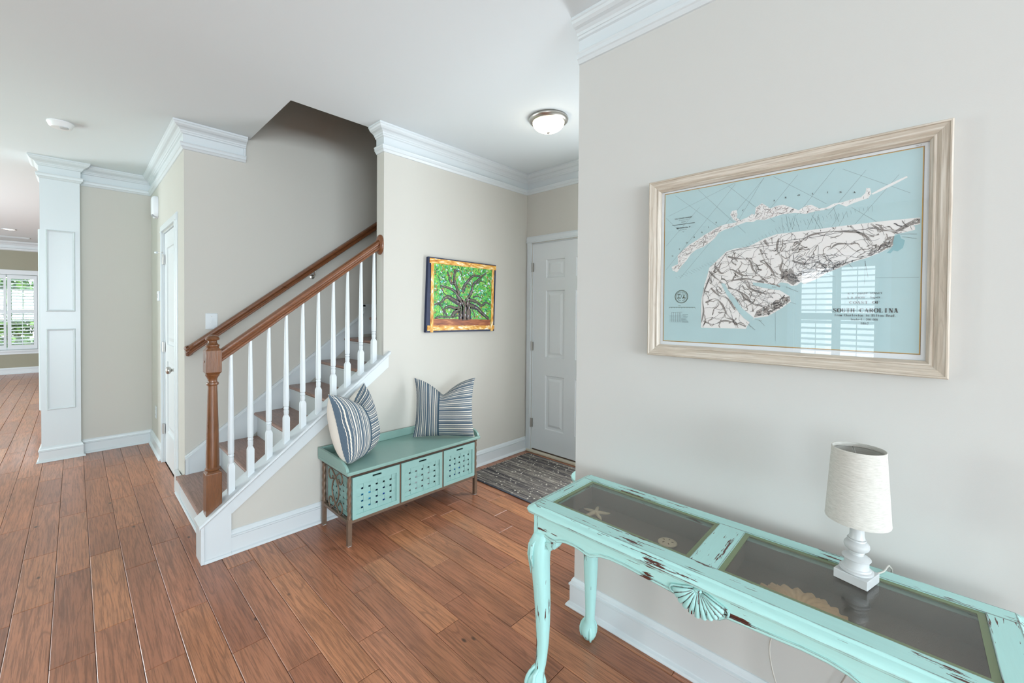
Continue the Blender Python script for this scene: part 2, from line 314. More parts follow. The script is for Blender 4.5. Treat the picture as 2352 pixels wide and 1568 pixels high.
# pillows: (bottom centre, heading of the bottom edge, lean back)
PL1 = ((1.278, 2.535, .4445), math.radians(37), math.radians(13))
PL2 = ((1.918, 2.525, .4445), math.radians(-43), math.radians(9))
MAPD = {'paper': [(-378,296),(372,299),(372,-297),(-374,-302)],'border': [(-366,290),(364,286),(366,-285),(-362,-293)],'frame_in': [(-380,301),(372,300),(374,-297),(-376,-304)],'island': [(-336,2),(-311,11),(-313,43),(-294,63),(-270,81),(-242,96),(-219,110),(-191,124),(-172,134),(-147,142),(-117,144),(-102,145),(-117,157),(-126,175),(-120,187),(-105,188),(-102,171),(-105,162),(-93,150),(-70,157),(-56,167),(-47,163),(-45,187),(-26,199),(-1,177),(18,183),(36,183),(60,170),(79,158),(99,170),(113,170),(132,156),(151,155),(169,164),(191,165),(213,170),(234,172),(244,183),(246,197),(255,195),(257,178),(251,166),(230,161),(213,156),(200,150),(182,161),(160,151),(142,148),(123,148),(99,143),(70,151),(34,152),(13,147),(-19,140),(-41,144),(-52,138),(-75,141),(-96,135),(-122,128),(-147,122),(-165,114),(-178,95),(-197,81),(-216,69),(-242,61),(-262,46),(-278,23),(-297,3),(-314,-21),(-332,-13)],'spit': [(257,178),(279,190),(302,201),(333,214),(335,210),(310,197),(284,184),(261,175)],'main': [(-221,-234),(-221,-126),(-211,-71),(-201,-38),(-195,-11),(-136,45),(-109,52),(-68,54),(-18,77),(19,88),(85,89),(179,92),(280,94),(362,93),(362,75),(346,72),(352,69),(352,60),(324,54),(310,53),(308,20),(282,4),(251,-10),(216,-21),(177,-40),(154,-50),(136,-64),(98,-82),(88,-76),(78,-85),(63,-87),(53,-78),(32,-74),(22,-83),(32,-92),(27,-98),(58,-120),(62,-138),(38,-159),(-4,-188),(-42,-194),(-59,-211),(-70,-232)],'channel': [(-153,-70),(-140,-71),(-128,-97),(-104,-127),(-83,-160),(-45,-194),(-56,-211),(-76,-195),(-94,-173),(-119,-134),(-136,-107)],'channel2': [(-50,-71),(-16,-75),(16,-83),(32,-92),(27,-100),(-16,-91),(-49,-80)],'marsh1': [(251,-4),(261,14),(282,28),(298,47),(310,48),(306,23),(282,6)],'marsh2': [(-45,-191),(-37,-169),(-4,-150),(27,-129),(58,-120),(60,-135),(33,-156),(-4,-181)],'marsh3': [(-5,-82),(11,-76),(32,-86),(27,-95),(6,-97)],'marsh4': [(310,61),(331,79),(354,91),(362,90),(362,78),(342,73),(324,60)],'marsh5': [(36,-32),(62,-30),(83,-70),(68,-85),(47,-69),(32,-56)],'marsh6': [(135,-55),(176,-35),(216,-18),(251,-8),(216,-15),(176,-29),(145,-41)],'marsh7': [(268,88),(282,83),(286,64),(273,63)],'shoal': [(308,46),(320,52),(324,39),(332,33),(328,12),(317,3),(308,7),(302,-1),(294,1),(306,15)],'rivers': [[(-221,-215),(-213,-174),(-217,-119),(-195,-51)],[(-195,-24),(-176,-46),(-150,-70),(-136,-94),(-143,-107)],[(-132,25),(-97,15),(-62,6),(-50,-27),(-27,-53),(-5,-73)],[(-29,41),(-17,3),(5,-30),(21,-68)],[(25,73),(20,36),(36,-1),(31,-32),(52,-57)],[(66,32),(81,48),(71,55),(62,39)],[(86,60),(115,74),(152,78),(197,75),(236,65),(265,51)],[(210,90),(223,72),(248,53),(261,30)],[(162,23),(180,38),(211,35),(223,39)],[(-212,-208),(-180,-221),(-142,-206),(-106,-212),(-70,-224)],[(-206,-140),(-174,-126),(-149,-147),(-130,-186),(-106,-205)],[(-188,-86),(-162,-113),(-130,-127),(-106,-166)],[(-130,-87),(-95,-101),(-72,-128),(-49,-141)],[(-78,-63),(-61,-90),(-16,-110),(17,-110)],[(-176,-5),(-151,-34),(-120,-22),(-84,-44),(-50,-46)],[(62,-3),(97,-18),(125,-14),(154,-28)],[(87,-41),(116,-37),(145,-44)],[(256,90),(277,71),(298,63),(312,56)],[(-18,71),(-7,51)],[(3,78),(6,56)],[(-120,-62),(-73,-57),(-44,-65),(-16,-72)],[(-48,-172),(-54,-147),(-72,-115),(-107,-95)]],'grid': [[(-358,87),(-233,219)],[(-360,196),(-306,138)],[(-352,202),(-110,286)],[(-325,280),(-153,126)],[(-238,285),(-75,103)],[(-136,281),(13,129)],[(-21,286),(-116,121)],[(6,283),(151,167)],[(75,274),(-25,147)],[(170,273),(75,144)],[(190,266),(341,165)],[(245,251),(156,132)],[(317,222),(218,89)],[(-110,282),(-358,-8)],[(-21,283),(-303,-46)],[(271,-70),(362,-73)],[(247,-18),(246,-88)],[(18,-160),(20,-270)],[(44,149),(53,93)],[(70,145),(63,98)],[(114,138),(138,89)],[(169,152),(183,105)],[(213,145),(272,93)]],'seal': [(-296,-116),(-321,-116),(-270,-117),(-296,-93),(-295,-141)],'title': [(209,-113),(284,-112),(209,-125),(286,-126),(213,-137),(280,-138),(173,-160),(320,-159),(173,-150),(178,-172),(316,-171),(217,-185),(277,-185),(240,-197),(256,-197)],'carolina': [(10,202),(43,206),(79,207),(117,205),(154,202),(186,197),(219,190)],'georgia': [(-332,45),(-305,69),(-278,91),(-250,109),(-222,124),(-199,140),(-173,154),(-84,186)],'lower_letters': [(-9,13),(16,34),(43,52),(71,66),(105,79),(138,85),(170,89),(205,90)],'head': [(-317,188),(-268,184),(-306,179),(-306,171),(-329,166),(-256,161),(-309,151),(-274,151),(-302,143),(-298,137),(-293,130)],'scale': [(-343,-156),(-244,-157),(-303,-151),(-341,-178),(-266,-216),(-287,-174),(-334,-178)]}
ART = [([(0.006,-0.088),(-0.052,-0.015),(-0.097,0.038),(-0.176,0.068),(-0.247,0.079)],0.039,0.009),([(-0.052,0.01),(-0.091,0.097),(-0.14,0.109),(-0.159,0.166),(-0.177,0.198)],0.029,0.008),([(-0.094,0.087),(-0.104,0.155),(-0.092,0.229)],0.026,0.015),([(-0.014,0.031),(0.011,0.092),(0.05,0.134),(0.103,0.178),(0.178,0.182),(0.212,0.174)],0.03,0.009),([(0.051,-0.017),(0.09,0.045),(0.11,0.107),(0.198,0.173),(0.255,0.213)],0.032,0.009),([(0.051,-0.027),(0.145,-0.046),(0.208,-0.076),(0.257,-0.049),(0.315,-0.069)],0.028,0.009),([(0.065,-0.078),(0.146,-0.097),(0.216,-0.148),(0.295,-0.199)],0.039,0.023),([(-0.026,-0.069),(-0.102,-0.041),(-0.176,-0.009),(-0.235,-0.053),(-0.304,-0.078)],0.043,0.009),([(-0.026,-0.099),(-0.089,-0.104),(-0.163,-0.09),(-0.205,-0.119),(-0.174,-0.163)],0.028,0.014),([(-0.026,-0.109),(-0.089,-0.134),(-0.126,-0.173)],0.036,0.028),([(-0.297,-0.186),(-0.234,-0.172),(-0.138,-0.175),(-0.032,-0.163)],0.014,0.01),([(-0.258,-0.063),(-0.216,-0.12),(-0.21,-0.163)],0.012,0.008),([(-0.079,0.205),(-0.054,0.217),(-0.029,0.199),(-0.016,0.16),(0.01,0.139)],0.009,0.006),([(0.043,0.113),(0.09,0.09),(0.104,0.066)],0.008,0.006),([(0.144,0.114),(0.171,0.125),(0.192,0.142),(0.241,0.134)],0.009,0.005),([(0.104,-0.011),(0.152,0.006),(0.207,-0.013)],0.008,0.005),([(-0.247,0.075),(-0.212,0.024),(-0.176,-0.004)],0.006,0.005),([(-0.026,-0.089),(-0.032,-0.138),(-0.029,-0.198)],0.039,0.052),([(0.005,-0.038),(0.013,-0.113),(0.013,-0.203)],0.058,0.065),([(0.044,-0.012),(0.052,-0.088),(0.053,-0.199)],0.052,0.058),([(0.078,-0.087),(0.119,-0.148),(0.126,-0.184)],0.009,0.005)]

# ================================================================== THE SETTING
def fX(x):   # slab lying in an x plane: (u,v,d)->(x+d, u, v)
    return lambda u, v, d: (x+d, u, v)
def fY(y): return lambda u, v, d: (u, y+d, v)
def fZ(z): return lambda u, v, d: (u, v, z+d)

def wall(name, fn, u0, u1, v0, v1, t, hs=(), mat='wall'):
    g = G(); g.holes(u0, u1, v0, v1, 0, t, list(hs), fn); return make(name, g, M[mat], kind=S)
D1 = (1.80, 2.712, 0, 2.065)          # front door hole (y,z)
D2 = (4.165, 4.875, 0, 2.075)         # closet door hole
WIN2 = (.24, 1.15, .48, 2.08)         # window seen only as a reflection in the map's glass
WIN1 = (-1.43, -.54, .50, 2.06)
g = G(); g.box(XM, 3.3, YK-.1, YE, 0, H); make('wall_right', g, M['wall_grey'], kind=S)
wall('wall_entry', fX(XD), YE, YO, 0, H, .16, [D1, (1.28, 1.62, .3, 2.03)])  # second hole is made up, to hold the added entry lamp
wall('wall_painting', fY(YP), XS, 3.3, 0, H, YO-YP)
g = G(); g.prism([(.50, .001), (XS, .001), (XS, .222+SL*(XS-.468)-.03), (.50, .222+SL*.032-.03)], 1, YP, YO-.002); make('wall_stair_knee', g, M['wall'], kind=S)
wall('wall_stair', fY(YB), XC, 3.3, 0, 5.0, .1)
wall('wall_closet', fX(XC), YB+.1, YH, 0, H, .11, [D2])
g = G(); g.box(-.205, 3.3, YH, YH+.22, 0, H); make('wall_hall', g, M['wall'], kind=S)
wall('wall_far', fY(YF), XL-.1, 3.3, 0, H, .15, [WIN1], 'wall_olive_dim')
wall('wall_far_side', fX(3.145), YH+.22, YF, 0, H, .16)
wall('wall_left', fX(XL-.12), YK-.1, YF, 0, H, .12, [WIN2, (-2.5, -.9, .55, 2.25), (4.35, 5.75, .55, 2.2), (7.05, 8.75, .4, 2.2), (10.55, 12.25, .4, 2.2)])
wall('wall_back', fY(YK-.1), XL, XM, 0, H, .1, [(-3.3, 1.1, .55, 2.45)])
# ceiling with the stairwell opening
g = G(); g.holes(XL-.12, 3.3, YK-.1, YF+.15, 0, .28, [(XO, 3.2, YO, YB+.03)], fZ(H)); make('ceiling', g, M['ceil'], kind=S)
# upper stairwell shaft
g = G()
g.box(XO-.1, XO, YO-.1, YB+.1, H+.28, 5.0); g.box(XO, 3.3, YO-.1, YO, H+.28, 5.0); g.box(3.141, 3.3, YO, YB, 0, 5.0); g.box(XO-.1, 3.3, YO-.1, YB+.1, 5.0, 5.1)
make('wall_stairwell_upper', g, M['wall'], kind=S)

# ------------------------------------------------ crown, base, casings
CR = [(0, 0), (.092, 0), (.092, -.012), (.086, -.016), (.080, -.026), (.066, -.036), (.048, -.042), (.034, -.052), (.029, -.062), (.024, -.064), (.020, -.073), (.009, -.078),
      (.006, -.080), (.006, -.134), (.024, -.137), (.027, -.142), (.024, -.147), (.022, -.150), (.021, -.166), (.016, -.170), (.007, -.184), (0, -.186)]
CR = [(o*.76 if z > -.08 else o, H+z-.0005) for o, z in CR]
def trim(name, path, prof, mat='trim', closed=False):
    g = G(); g.sweep(path, prof, closed=closed); return make(name, g, M[mat], kind=S)
trim('trim_1', [(-.212, 5.92), (-.212, 5.63), (.038, 5.63), (.038, YH), (XC, YH), (XC, YB), (.942, YB)], CR)
trim('trim_2', [(XS, YO), (XS, YP), (XD, YP), (XD, YE)], CR)
trim('trim_3', [(XM, YE), (XM, YK)], CR)
trim('trim_4', [(-3.6, YF), (3.14, YF)], CR)
g = G(); g.box(.924, .942, YB-.018, YB, H-.170, H-.078); make('trim_5', g, M['trim'], kind=S, bevel=.004)
BB = [(0, .001), (.031, .001), (.031, .005), (.027, .013), (.018, .019), (.0155, .0225), (.0155, .0955), (.0125, .0965), (.0125, .0985), (.0195, .0995), (.0195, .1075), (.0125, .1105), (.0110, .1210), (.0070, .1280), (.0040, .1330), (0, .134)]
trim('baseboard_hall', [(-.205, 5.92), (-.212, 5.63), (.038, 5.63), (.038, YH), (XC, YH), (XC, 4.937)], BB)
trim('baseboard_painting', [(.612, YP), (XD-.001, YP)], BB)
trim('baseboard_right', [(XD, YE), (XM, YE), (XM, YK)], BB)
trim('baseboard_far', [(-3.6, YF), (3.14, YF)], BB)
# end pilaster of the hall wall, with applied panel mouldings
g = G(); g.box(-.212, .038, 5.63, 5.925, .001, H-.001); pil = make('trim_6', g, M['trim'], kind=S)
def ring(g, fn, u0, u1, v0, v1, wd, h):
    """small picture-frame moulding: mitred, rounded section"""
    P = [(0, 0), (.15, .7), (.35, 1), (.6, .55), (1, .35), (1, 0)]
    vs = []; fs = []; n = len(P)
    for (a, b, sa, sb) in ((u0, v0, 1, 1), (u1, v0, -1, 1), (u1, v1, -1, -1), (u0, v1, 1, -1)):
        for p, q in P: vs.append(fn(a+sa*p*wd, b+sb*p*wd, -q*h))
    for i in range(4):
        j = (i+1) % 4
        for k in range(n-1): fs.append((i*n+k, i*n+k+1, j*n+k+1, j*n+k))
    g.add(vs, fs)
for z0, z1 in ((1.36, 2.10), (.464, 1.202)):
    g = G(); ring(g, fY(5.63), -.178, .006, z0, z1, .018, .013); make('panel_moulding', g, M['trim'], pil)
for z0, z1 in ((.464, 2.10),):
    g = G(); ring(g, fX(-.212), 5.66, 5.90, z0, z1, .018, .013); make('side_panel_moulding', g, M['trim'], pil)
CAS = [(0, 0), (.016, 0), (.018, .008), (.014, .014), (.014, .05), (.010, .056), (.006, .064), (0, .064)]      # (out of wall, across)

# ------------------------------------------------ doors
def raised(g, fn, u0, u1, v0, v1, k=1.0):
    R_ = [(0, 0), (.006, .009), (.012, .010), (.022*k+.006, .010), (.042*k+.008, .002)]
    vs = []; fs = []
    for o, d in R_:
        for (a, b, sa, sb) in ((u0, v0, 1, 1), (u1, v0, -1, 1), (u1, v1, -1, -1), (u0, v1, 1, -1)): vs.append(fn(a+sa*o, b+sb*o, d))
    for r in range(len(R_)-1):
        for i in range(4):
            j = (i+1) % 4; fs.append((r*4+i, r*4+j, r*4+4+j, r*4+4+i))
    q = (len(R_)-1)*4; fs.append((q, q+1, q+2, q+3)); g.add(vs, fs)
def door(name, x, y0, y1, z0, z1, panels, thick, k=1.0):
    g = G(); g.holes(y0, y1, z0, z1, 0, thick, panels, fX(x)); d = make(name, g, M['door'], kind=S)
    for p in panels:
        g = G(); raised(g, fX(x), *p, k=k); make('raised_panel', g, M['door'], d)
    return d
c1, c2 = (2.322, 2.545), (1.975, 2.198)
P1 = [(a, b, z0, z1) for a, b in (c1, c2) for z0, z1 in ((1.720, 1.895), (.952, 1.598), (.254, .776))]
d1 = door('door_1', XD+.006, 1.805, 2.707, .03, 2.058, P1, .045)
c = (4.262, 4.752)
d2 = door('door_2', XC+.012, 4.172, 4.868, .012, 2.066, [(*c, 1.075, 1.93), (*c, .30, .93)], .035, 1.4)
def hinge(par, x, y, z, sgn):
    g = G(); g.tube([(x-.007, y, z-.045), (x-.007, y, z+.045)], .0075, 10); g.box(x-.004, x+.002, y-.018, y+.012, z-.043, z+.043)
    make('hinge', g, M['hinge'], par, smooth=True, auto=40)
for z in (1.83, 1.05, .29): hinge(d1, XD, 2.713, z, 1)
for z in (1.836, 1.049, .31): hinge(d2, XC+.004, 4.860, z, 1)
# knob on the closet door
g = G(); g.T = Matrix.Translation((XC+.012, 4.245, .905)) @ Matrix.Rotation(-R90, 4, 'Y')
g.lathe([(.0, 0), (.031, 0), (.031, .004), (.026, .009), (.012, .012), (.011, .03), (.016, .036), (.026, .042), (.029, .052), (.027, .062), (.018, .069), (0, .071)], n=28, cap=False)
make('door_knob', g, M['nickel'], d2, smooth=True)
# hinge-pin door stop
g = G(); g.tube([(XC-.004, 4.868, 1.90), (XC-.035, 4.925, 1.90)], .004, 8); g.tube([(XC-.035, 4.925, 1.90), (XC-.047, 4.945, 1.90)], .010, 10, 1)
make('hinge_door_stop', g, [M['hinge'], M['trim']], d2, smooth=True, auto=40)
def casing(name, x, ya, yb, z, par, sides=(1, 1)):
    """three casing boards round an opening in an x wall, seen from -x"""
    for s_, y in ((1, yb), (-1, ya)):
        g = G(); pr = [(-o, s_*a) for o, a in CAS]; g.ext(pr, (x, y, .001), (x, y, z), (1, 0, 0), (0, 1, 0)); make('door_casing', g, M['trim'], par)
    g = G(); pr = [(-o, a) for o, a in CAS]; g.ext(pr, (x, ya-.064, z), (x, yb+.064, z), (1, 0, 0), (0, 0, 1)); make('head_casing', g, M['trim'], par)
casing('c', XD, D1[0]-.005, D1[1]+.008, D1[3]+.006, d1)
casing('c', XC, D2[0]-.004, D2[1]+.003, D2[3]+.006, d2)
g = G(); g.box(XD-.03, XD+.11, D1[0]-.07, YP-.033, .001, .022); make('threshold', g, pm('tan_threshold', lin(205, 198, 180), .5), d1, bevel=.004)
g = G(); g.box(XD+.004, XD+.012, D1[0], D1[1], .020, .034); make('weather_strip', g, M['iron_d'], d1)
for dd, (a, b, z0, z1), x, t in ((d1, D1, XD, .16), (d2, D2, XC, .11)):
    g = G()
    for y0, y1 in ((a-.012+.012, a+.005), (b-.005, b)): g.box(x+.001, x+t-.001, y0, y1, .001, z1)
    g.box(x+.001, x+t-.001, a, b, z1-.006, z1); make('door_jamb', g, M['trim'], dd)

# ------------------------------------------------ floor: sub-floor slab, and every plank a piece of its own
g = G(); g.box(XL-.12, 3.3, YK-.1, YF+.15, -.06, -.013); fl = make('floor', g, M['gap'], kind=S)
JO = {-4: [5.46, 6.19, 7.1, 8.62, 9.11, 10.53], -3: [2.84, 4.02, 5.22, 5.93, 6.87], -2: [2.93, 3.52, 4.41, 5.01], -1: [2.38, 3.18, 4.07, 5.26], 0: [2.52, 3.31, 3.92, 4.79], 1: [2.11, 3.01, 3.6, 4.18, 5.08],
      2: [1.8, 2.41, 3.21, 4.37, 5.28], 3: [1.97, 3.35, 3.96, 5.13], 4: [1.72, 2.63], 5: [1.48, 2.37], 6: [1.66, 2.57], 7: [1.96], 8: [1.46], 9: [.965, 1.58], 10: [1.26, 1.86], 11: [1.26, 2.14], 12: [1.58], 13: [1.41, 2.29], 14: [1.85]}
PW = .1278
pg = G()
def plank_geo(g, x0, x1, y0, y1, top=0.0):
    c_ = .0022; e = .0008; zb = -.012
    x0 += e; x1 -= e; y0 += e; y1 -= e
    b0 = [(x0, y0), (x1, y0), (x1, y1), (x0, y1)]; b1 = [(x0+c_, y0+c_), (x1-c_, y0+c_), (x1-c_, y1-c_), (x0+c_, y1-c_)]
    g.add([(a, b, zb) for a, b in b0]+[(a, b, top-c_*.8) for a, b in b0]+[(a, b, top) for a, b in b1],
          [(3, 2, 1, 0)]+[(i, (i+1) % 4, 4+(i+1) % 4, 4+i) for i in range(4)]+[(4+i, 4+(i+1) % 4, 8+(i+1) % 4, 8+i) for i in range(4)]+[(8, 9, 10, 11)])
planks = []
fr = random.Random(11)
for k in range(-29, 24):
    x0 = .052+k*PW; x1 = x0+PW; xm = (x0+x1)/2
    if x1 < -.2: iv = [(YK, YF)]
    elif x1 < .05: iv = [(YK, 5.66), (5.91, YF)]
    elif x1 < .57: iv = [(YK, 5.73), (5.9, YF)]
    elif x0 < 1.62: iv = [(YK, 2.81), (5.9, YF)]
    else: iv = [(1.11, 2.81), (5.9, YF)]
    cuts = list(JO.get(k, []))
    if cuts:
        y = cuts[0]
        while y > YK: y -= fr.uniform(.45, 1.15); cuts.insert(0, y)
        y = cuts[-1]
    else: y = YK-fr.uniform(0, .8); cuts = [y]
    while y < YF: y += fr.uniform(.42, 1.2); cuts.append(y)
    for a, b in iv:
        cc = [a]+[c_ for c_ in cuts if a+.06 < c_ < b-.06]+[b]
        for y0, y1 in zip(cc, cc[1:]): planks.append((x0, min(x1, 3.142), y0, y1))
fwv = (math.cos(math.radians(43.68)), math.sin(math.radians(43.68)))
def score(p):
    x, y = (p[0]+p[1])/2, (p[2]+p[3])/2; d = x*fwv[0]+y*fwv[1]; s_ = x*fwv[1]-y*fwv[0]
    if d < .3 or abs(s_/d) > 1.45: return 0
    return (p[3]-p[2])/d**3
planks.sort(key=score, reverse=True)
for i, p in enumerate(planks[:290]):
    g = G(); plank_geo(g, *p, top=fr.uniform(-.0002, .0001)); make('plank', g, M['floor'], fl)
rest = [p for p in planks[290:] if p[3]-p[2] > 0]
g = G()
for p in rest: plank_geo(g, *p)
o = make('distant_planks', g, M['floor'], fl, kind='stuff')
at = o.data.attributes.new('rnd', 'FLOAT', 'FACE'); per = 10
at.data.foreach_set('value', [v for _ in rest for v in [fr.random()]*per])

# ------------------------------------------------ shuttered windows
SLAT = {}
def shutter_panel(par, fn, u0, u1, v0, v1, au0, au1, bands, pitch, tilt, mi, flip=1):
    """louvred shutter leaf in plane (u,v); louvres fill [au0,au1] x bands"""
    g = G(); g.holes(u0, u1, v0, v1, 0, .026*flip, [(au0, au1, a, b) for a, b in bands], fn); leaf = make('shutter_leaf', g, M['trim'], par, kind=None)
    for a, b in bands:
        n = int(round((b-a)/pitch))
        for i in range(n):
            v = a+(i+.5)*(b-a)/n; hw = pitch*.56; cs, sn = math.cos(tilt), math.sin(tilt)
            g = G(); pr = []
            for q in range(8):
                an = 2*math.pi*q/8; p_, t_ = hw*math.cos(an), .0045*math.sin(an)
                pr.append((p_*cs-t_*sn, p_*sn+t_*cs))
            A = [Vector(fn(au0+.001, v+q[1], .013*flip+q[0])) for q in pr]; B = [Vector(fn(au1-.001, v+q[1], .013*flip+q[0])) for q in pr]
            g.add(A+B, [tuple(range(8)), tuple(range(15, 7, -1))]+[(j, (j+1) % 8, 8+(j+1) % 8, 8+j) for j in range(8)])
            make('louvre', g, M['trim'], leaf, smooth=True, auto=50)
        g = G(); g.box(0, 0, 0, 0, 0, 0); g = G()
        um = (au0+au1)/2; q = [fn(um+a_, v_, d_) for a_, v_, d_ in ((-.004, a+.01, -.03*flip), (.004, a+.01, -.03*flip), (.004, b-.01, -.03*flip), (-.004, b-.01, -.03*flip), (-.004, a+.01, -.022*flip), (.004, a+.01, -.022*flip), (.004, b-.01, -.022*flip), (-.004, b-.01, -.022*flip))]
        g.add(q, [(0,3,2,1),(4,5,6,7),(0,1,5,4),(1,2,6,5),(2,3,7,6),(3,0,4,7)]); make('tilt_rod', g, M['trim'], leaf)
def window(name, fn, W_, t, flip=1):
    """casing + sash + pane; d>0 goes out through the wall (flip -1 for the left wall)"""
    u0, u1, v0, v1 = W_
    g = G(); c_ = .075
    g.holes(u0-c_, u1+c_, v0-.02, v1+c_+.02, 0, -.018*flip, [(u0, u1, v0-.03, v1)], fn); w_ = make(name, g, M['trim'], kind=S)
    g = G(); a, b = v0-.045, v0+.0; q = []
    g.holes(u0-c_-.02, u1+c_+.02, v0-.03, v0, .02*flip, -.05*flip, [], fn); make('window_sill', g, M['trim'], w_)
    g = G(); g.holes(u0-c_, u1+c_, v0-.09, v0-.03, 0, -.016*flip, [], fn); make('window_apron', g, M['trim'], w_)
    vm = (v0+v1)/2; g = G(); f_ = .045
    g.holes(u0, u1, v0, v1, .07*flip, .10*flip, [(u0+f_, (u0+u1)/2-.01, v0+f_, vm-.02), ((u0+u1)/2+.01, u1-f_, v0+f_, vm-.02), (u0+f_, (u0+u1)/2-.01, vm+.02, v1-f_), ((u0+u1)/2+.01, u1-f_, vm+.02, v1-f_)], fn)
    sash = make('window_frame', g, M['trim'], w_)
    g = G(); g.holes(u0+.01, u1-.01, v0+.01, v1-.01, .083*flip, .087*flip, [], fn); make('pane', g, M['glass'], sash)
    return w_
w1 = window('window_1', fY(YF), WIN1, .15)
shutter_panel(w1, lambda u, v, d: (u, YF+.012+d, v), -.955, -.548, .51, 2.05, -.905, -.598, [(.60, 1.27), (1.335, 1.97)], .064, .25, 0)
shutter_panel(w1, lambda u, v, d: (u, YF+.012+d, v), -1.42, -.972, .51, 2.05, -1.36, -1.005, [(.60, 1.27), (1.335, 1.97)], .064, .25, 0)
w2 = window('window_2', fX(XL), WIN2, .12, -1)
f2 = lambda u, v, d: (XL-.004+d, u, v)
shutter_panel(w2, f2, .695, 1.12, .50, 2.06, .735, 1.07, [(.58, 1.31), (1.40, 1.99)], .0735, -.30, 0, -1)
shutter_panel(w2, f2, .275, .690, .50, 2.06, .315, .645, [(.58, 1.31), (1.40, 1.99)], .0735, -.30, 0, -1)

# things on the ceiling and walls
t = thing('ceiling_light', (2.285, 1.838, H), 'round brushed nickel flush ceiling light with a glowing frosted glass bowl', 'ceiling light')
g = G(); g.lathe([(0, 0), (.134, 0), (.138, -.008), (.137, -.016), (.128, -.026), (.118, -.031), (.110, -.034), (.106, -.028), (0, -.028)], (2.285, 1.838, H-.0005), 48, cap=False); make('metal_rim', g, M['nickel'], t, smooth=True)
bowl = [(.109*math.cos(a), -.032-.062*math.sin(a)) for a in [i*R90/10 for i in range(11)]]
g = G(); g.lathe(bowl[:-1]+[(.004, -.094)], (2.285, 1.838, H), 48, cap=False); make('glass_bowl', g, emit('lit_frosted_glass', (1, .84, .60, 1), 7.0), t, smooth=True)
g = G(); g.lathe([(0, -.092), (.010, -.093), (.013, -.098), (.009, -.105), (.0, -.108)], (2.285, 1.838, H), 16, cap=False); make('finial', g, M['nickel'], t, smooth=True)
t = thing('smoke_detector', (-.065, 4.48, H), 'round white smoke detector on the ceiling', 'smoke detector')
g = G(); g.lathe([(0, 0), (.070, 0), (.071, -.008), (.068, -.012), (.066, -.014), (.062, -.028), (.050, -.040), (.0, -.043)], (-.065, 4.48, H-.0005), 40, cap=False); make('housing', g, pm('white_plastic', (.82, .83, .84, 1), .4), t, smooth=True, auto=35)
g = G(); g.lathe([(0, 0), (.024, 0), (.026, -.004), (.022, -.007), (0, -.007)], (-.047, 4.450, H-.0405), 20, cap=False); make('sensor_vent', g, pm('grey_plastic', (.55, .56, .57, 1), .5), t, smooth=True, auto=35)
t = thing('recessed_light', (-.777, 11.31, H), 'lit round recessed downlight in the far room ceiling', 'ceiling light')
g = G(); g.lathe([(.065, -.001), (.085, -.001), (.088, -.006), (.070, -.010), (.062, -.004)], (-.777, 11.31, H), 28, cap=False); make('trim_ring', g, M['trim'], t, smooth=True)
g = G(); g.lathe([(0, -.003), (.064, -.003), (.064, -.006), (0, -.006)], (-.777, 11.31, H), 28, cap=False); make('lens', g, emit('lit_warm_lens', (1, .82, .6, 1), 8.0), t)
t = thing('ceiling_vent', (-.81, 12.56, H), 'white slotted air vent in the far room ceiling', 'vent')
g = G(); g.holes(-1.02, -.60, 12.46, 12.66, 0, -.008, [(-1.0, -.62, 12.48, 12.64)], fZ(H-.0005)); make('frame', g, M['trim'], t)
g = G(); g.box(-1.0, -.62, 12.48, 12.64, H-.003, H-.001); make('duct', g, M['dark'], t)
for i in range(7):
    g = G(); y = 12.492+i*.0225; g.box(-1.0, -.62, y, y+.009, H-.007, H-.0035); make('slat', g, M['trim'], t)
def plate(nm, label, cat, loc, fn, w_, h_, mat='trim'):
    t = thing(nm, loc, label, cat); g = G(); g.holes(-w_/2, w_/2, -h_/2, h_/2, 0, -.006, [], fn); make('cover_plate', g, M[mat], t, bevel=.003); return t
sx, sz = .7165, 1.303
fn = lambda u, v, d: (sx+u, YB+d, sz+v)
t = plate('light_switch', 'white single toggle light switch on the stair wall', 'light switch', (sx, YB, sz), fn, .077, .120)
g = G(); g.box(sx-.006, sx+.006, YB-.0085, YB-.005, sz-.014, sz+.014); g.box(sx-.004, sx+.004, YB-.016, YB-.008, sz-.002, sz+.010); make('toggle', g, M['trim'], t)
for dz in (-.035, .035):
    g = G(); g.T = Matrix.Translation((sx, YB-.0055, sz+dz)) @ Matrix.Rotation(R90, 4, 'X'); g.lathe([(0, 0), (.003, 0), (.003, .0015), (0, .0015)], n=10, cap=False); make('screw', g, M['hinge'], t)
fn = lambda u, v, d: (XC+d, 5.36+u, .372+v)
t = plate('wall_outlet', 'white outlet plate low on the closet wall', 'outlet', (XC, 5.36, .372), fn, .076, .118)
for dz in (-.026, .026):
    g = G(); g.box(XC-.0085, XC-.005, 5.343, 5.377, .372+dz-.014, .372+dz+.014); r = make('receptacle', g, M['trim'], t, bevel=.003)
    g = G(); g.box(XC-.0088, XC-.0083, 5.352, 5.3545, .372+dz-.004, .372+dz+.007); g.box(XC-.0088, XC-.0083, 5.3655, 5.368, .372+dz-.004, .372+dz+.007); make('slots', g, M['dark'], r)
t = thing('thermostat', (XC, 5.02, 1.51), 'small white square control box on the closet wall beside the door', 'thermostat')
g = G(); g.box(XC-.026, XC-.0005, 4.962, 5.05, 1.462, 1.555); make('housing', g, M['trim'], t, bevel=.006)
g = G(); g.box(XC-.0275, XC-.0255, 4.985, 5.027, 1.49, 1.53); make('display', g, pm('grey_display', (.4, .44, .46, 1), .2), t)
t = thing('motion_sensor', (XC, 5.23, 2.36), 'white rounded sensor box high on the closet wall near the corner', 'sensor')
g = G()
for k_, (d_, w_) in enumerate(((0, 1), (.02, 1), (.036, .9), (.042, .7))): pass
vs = []; fs = []
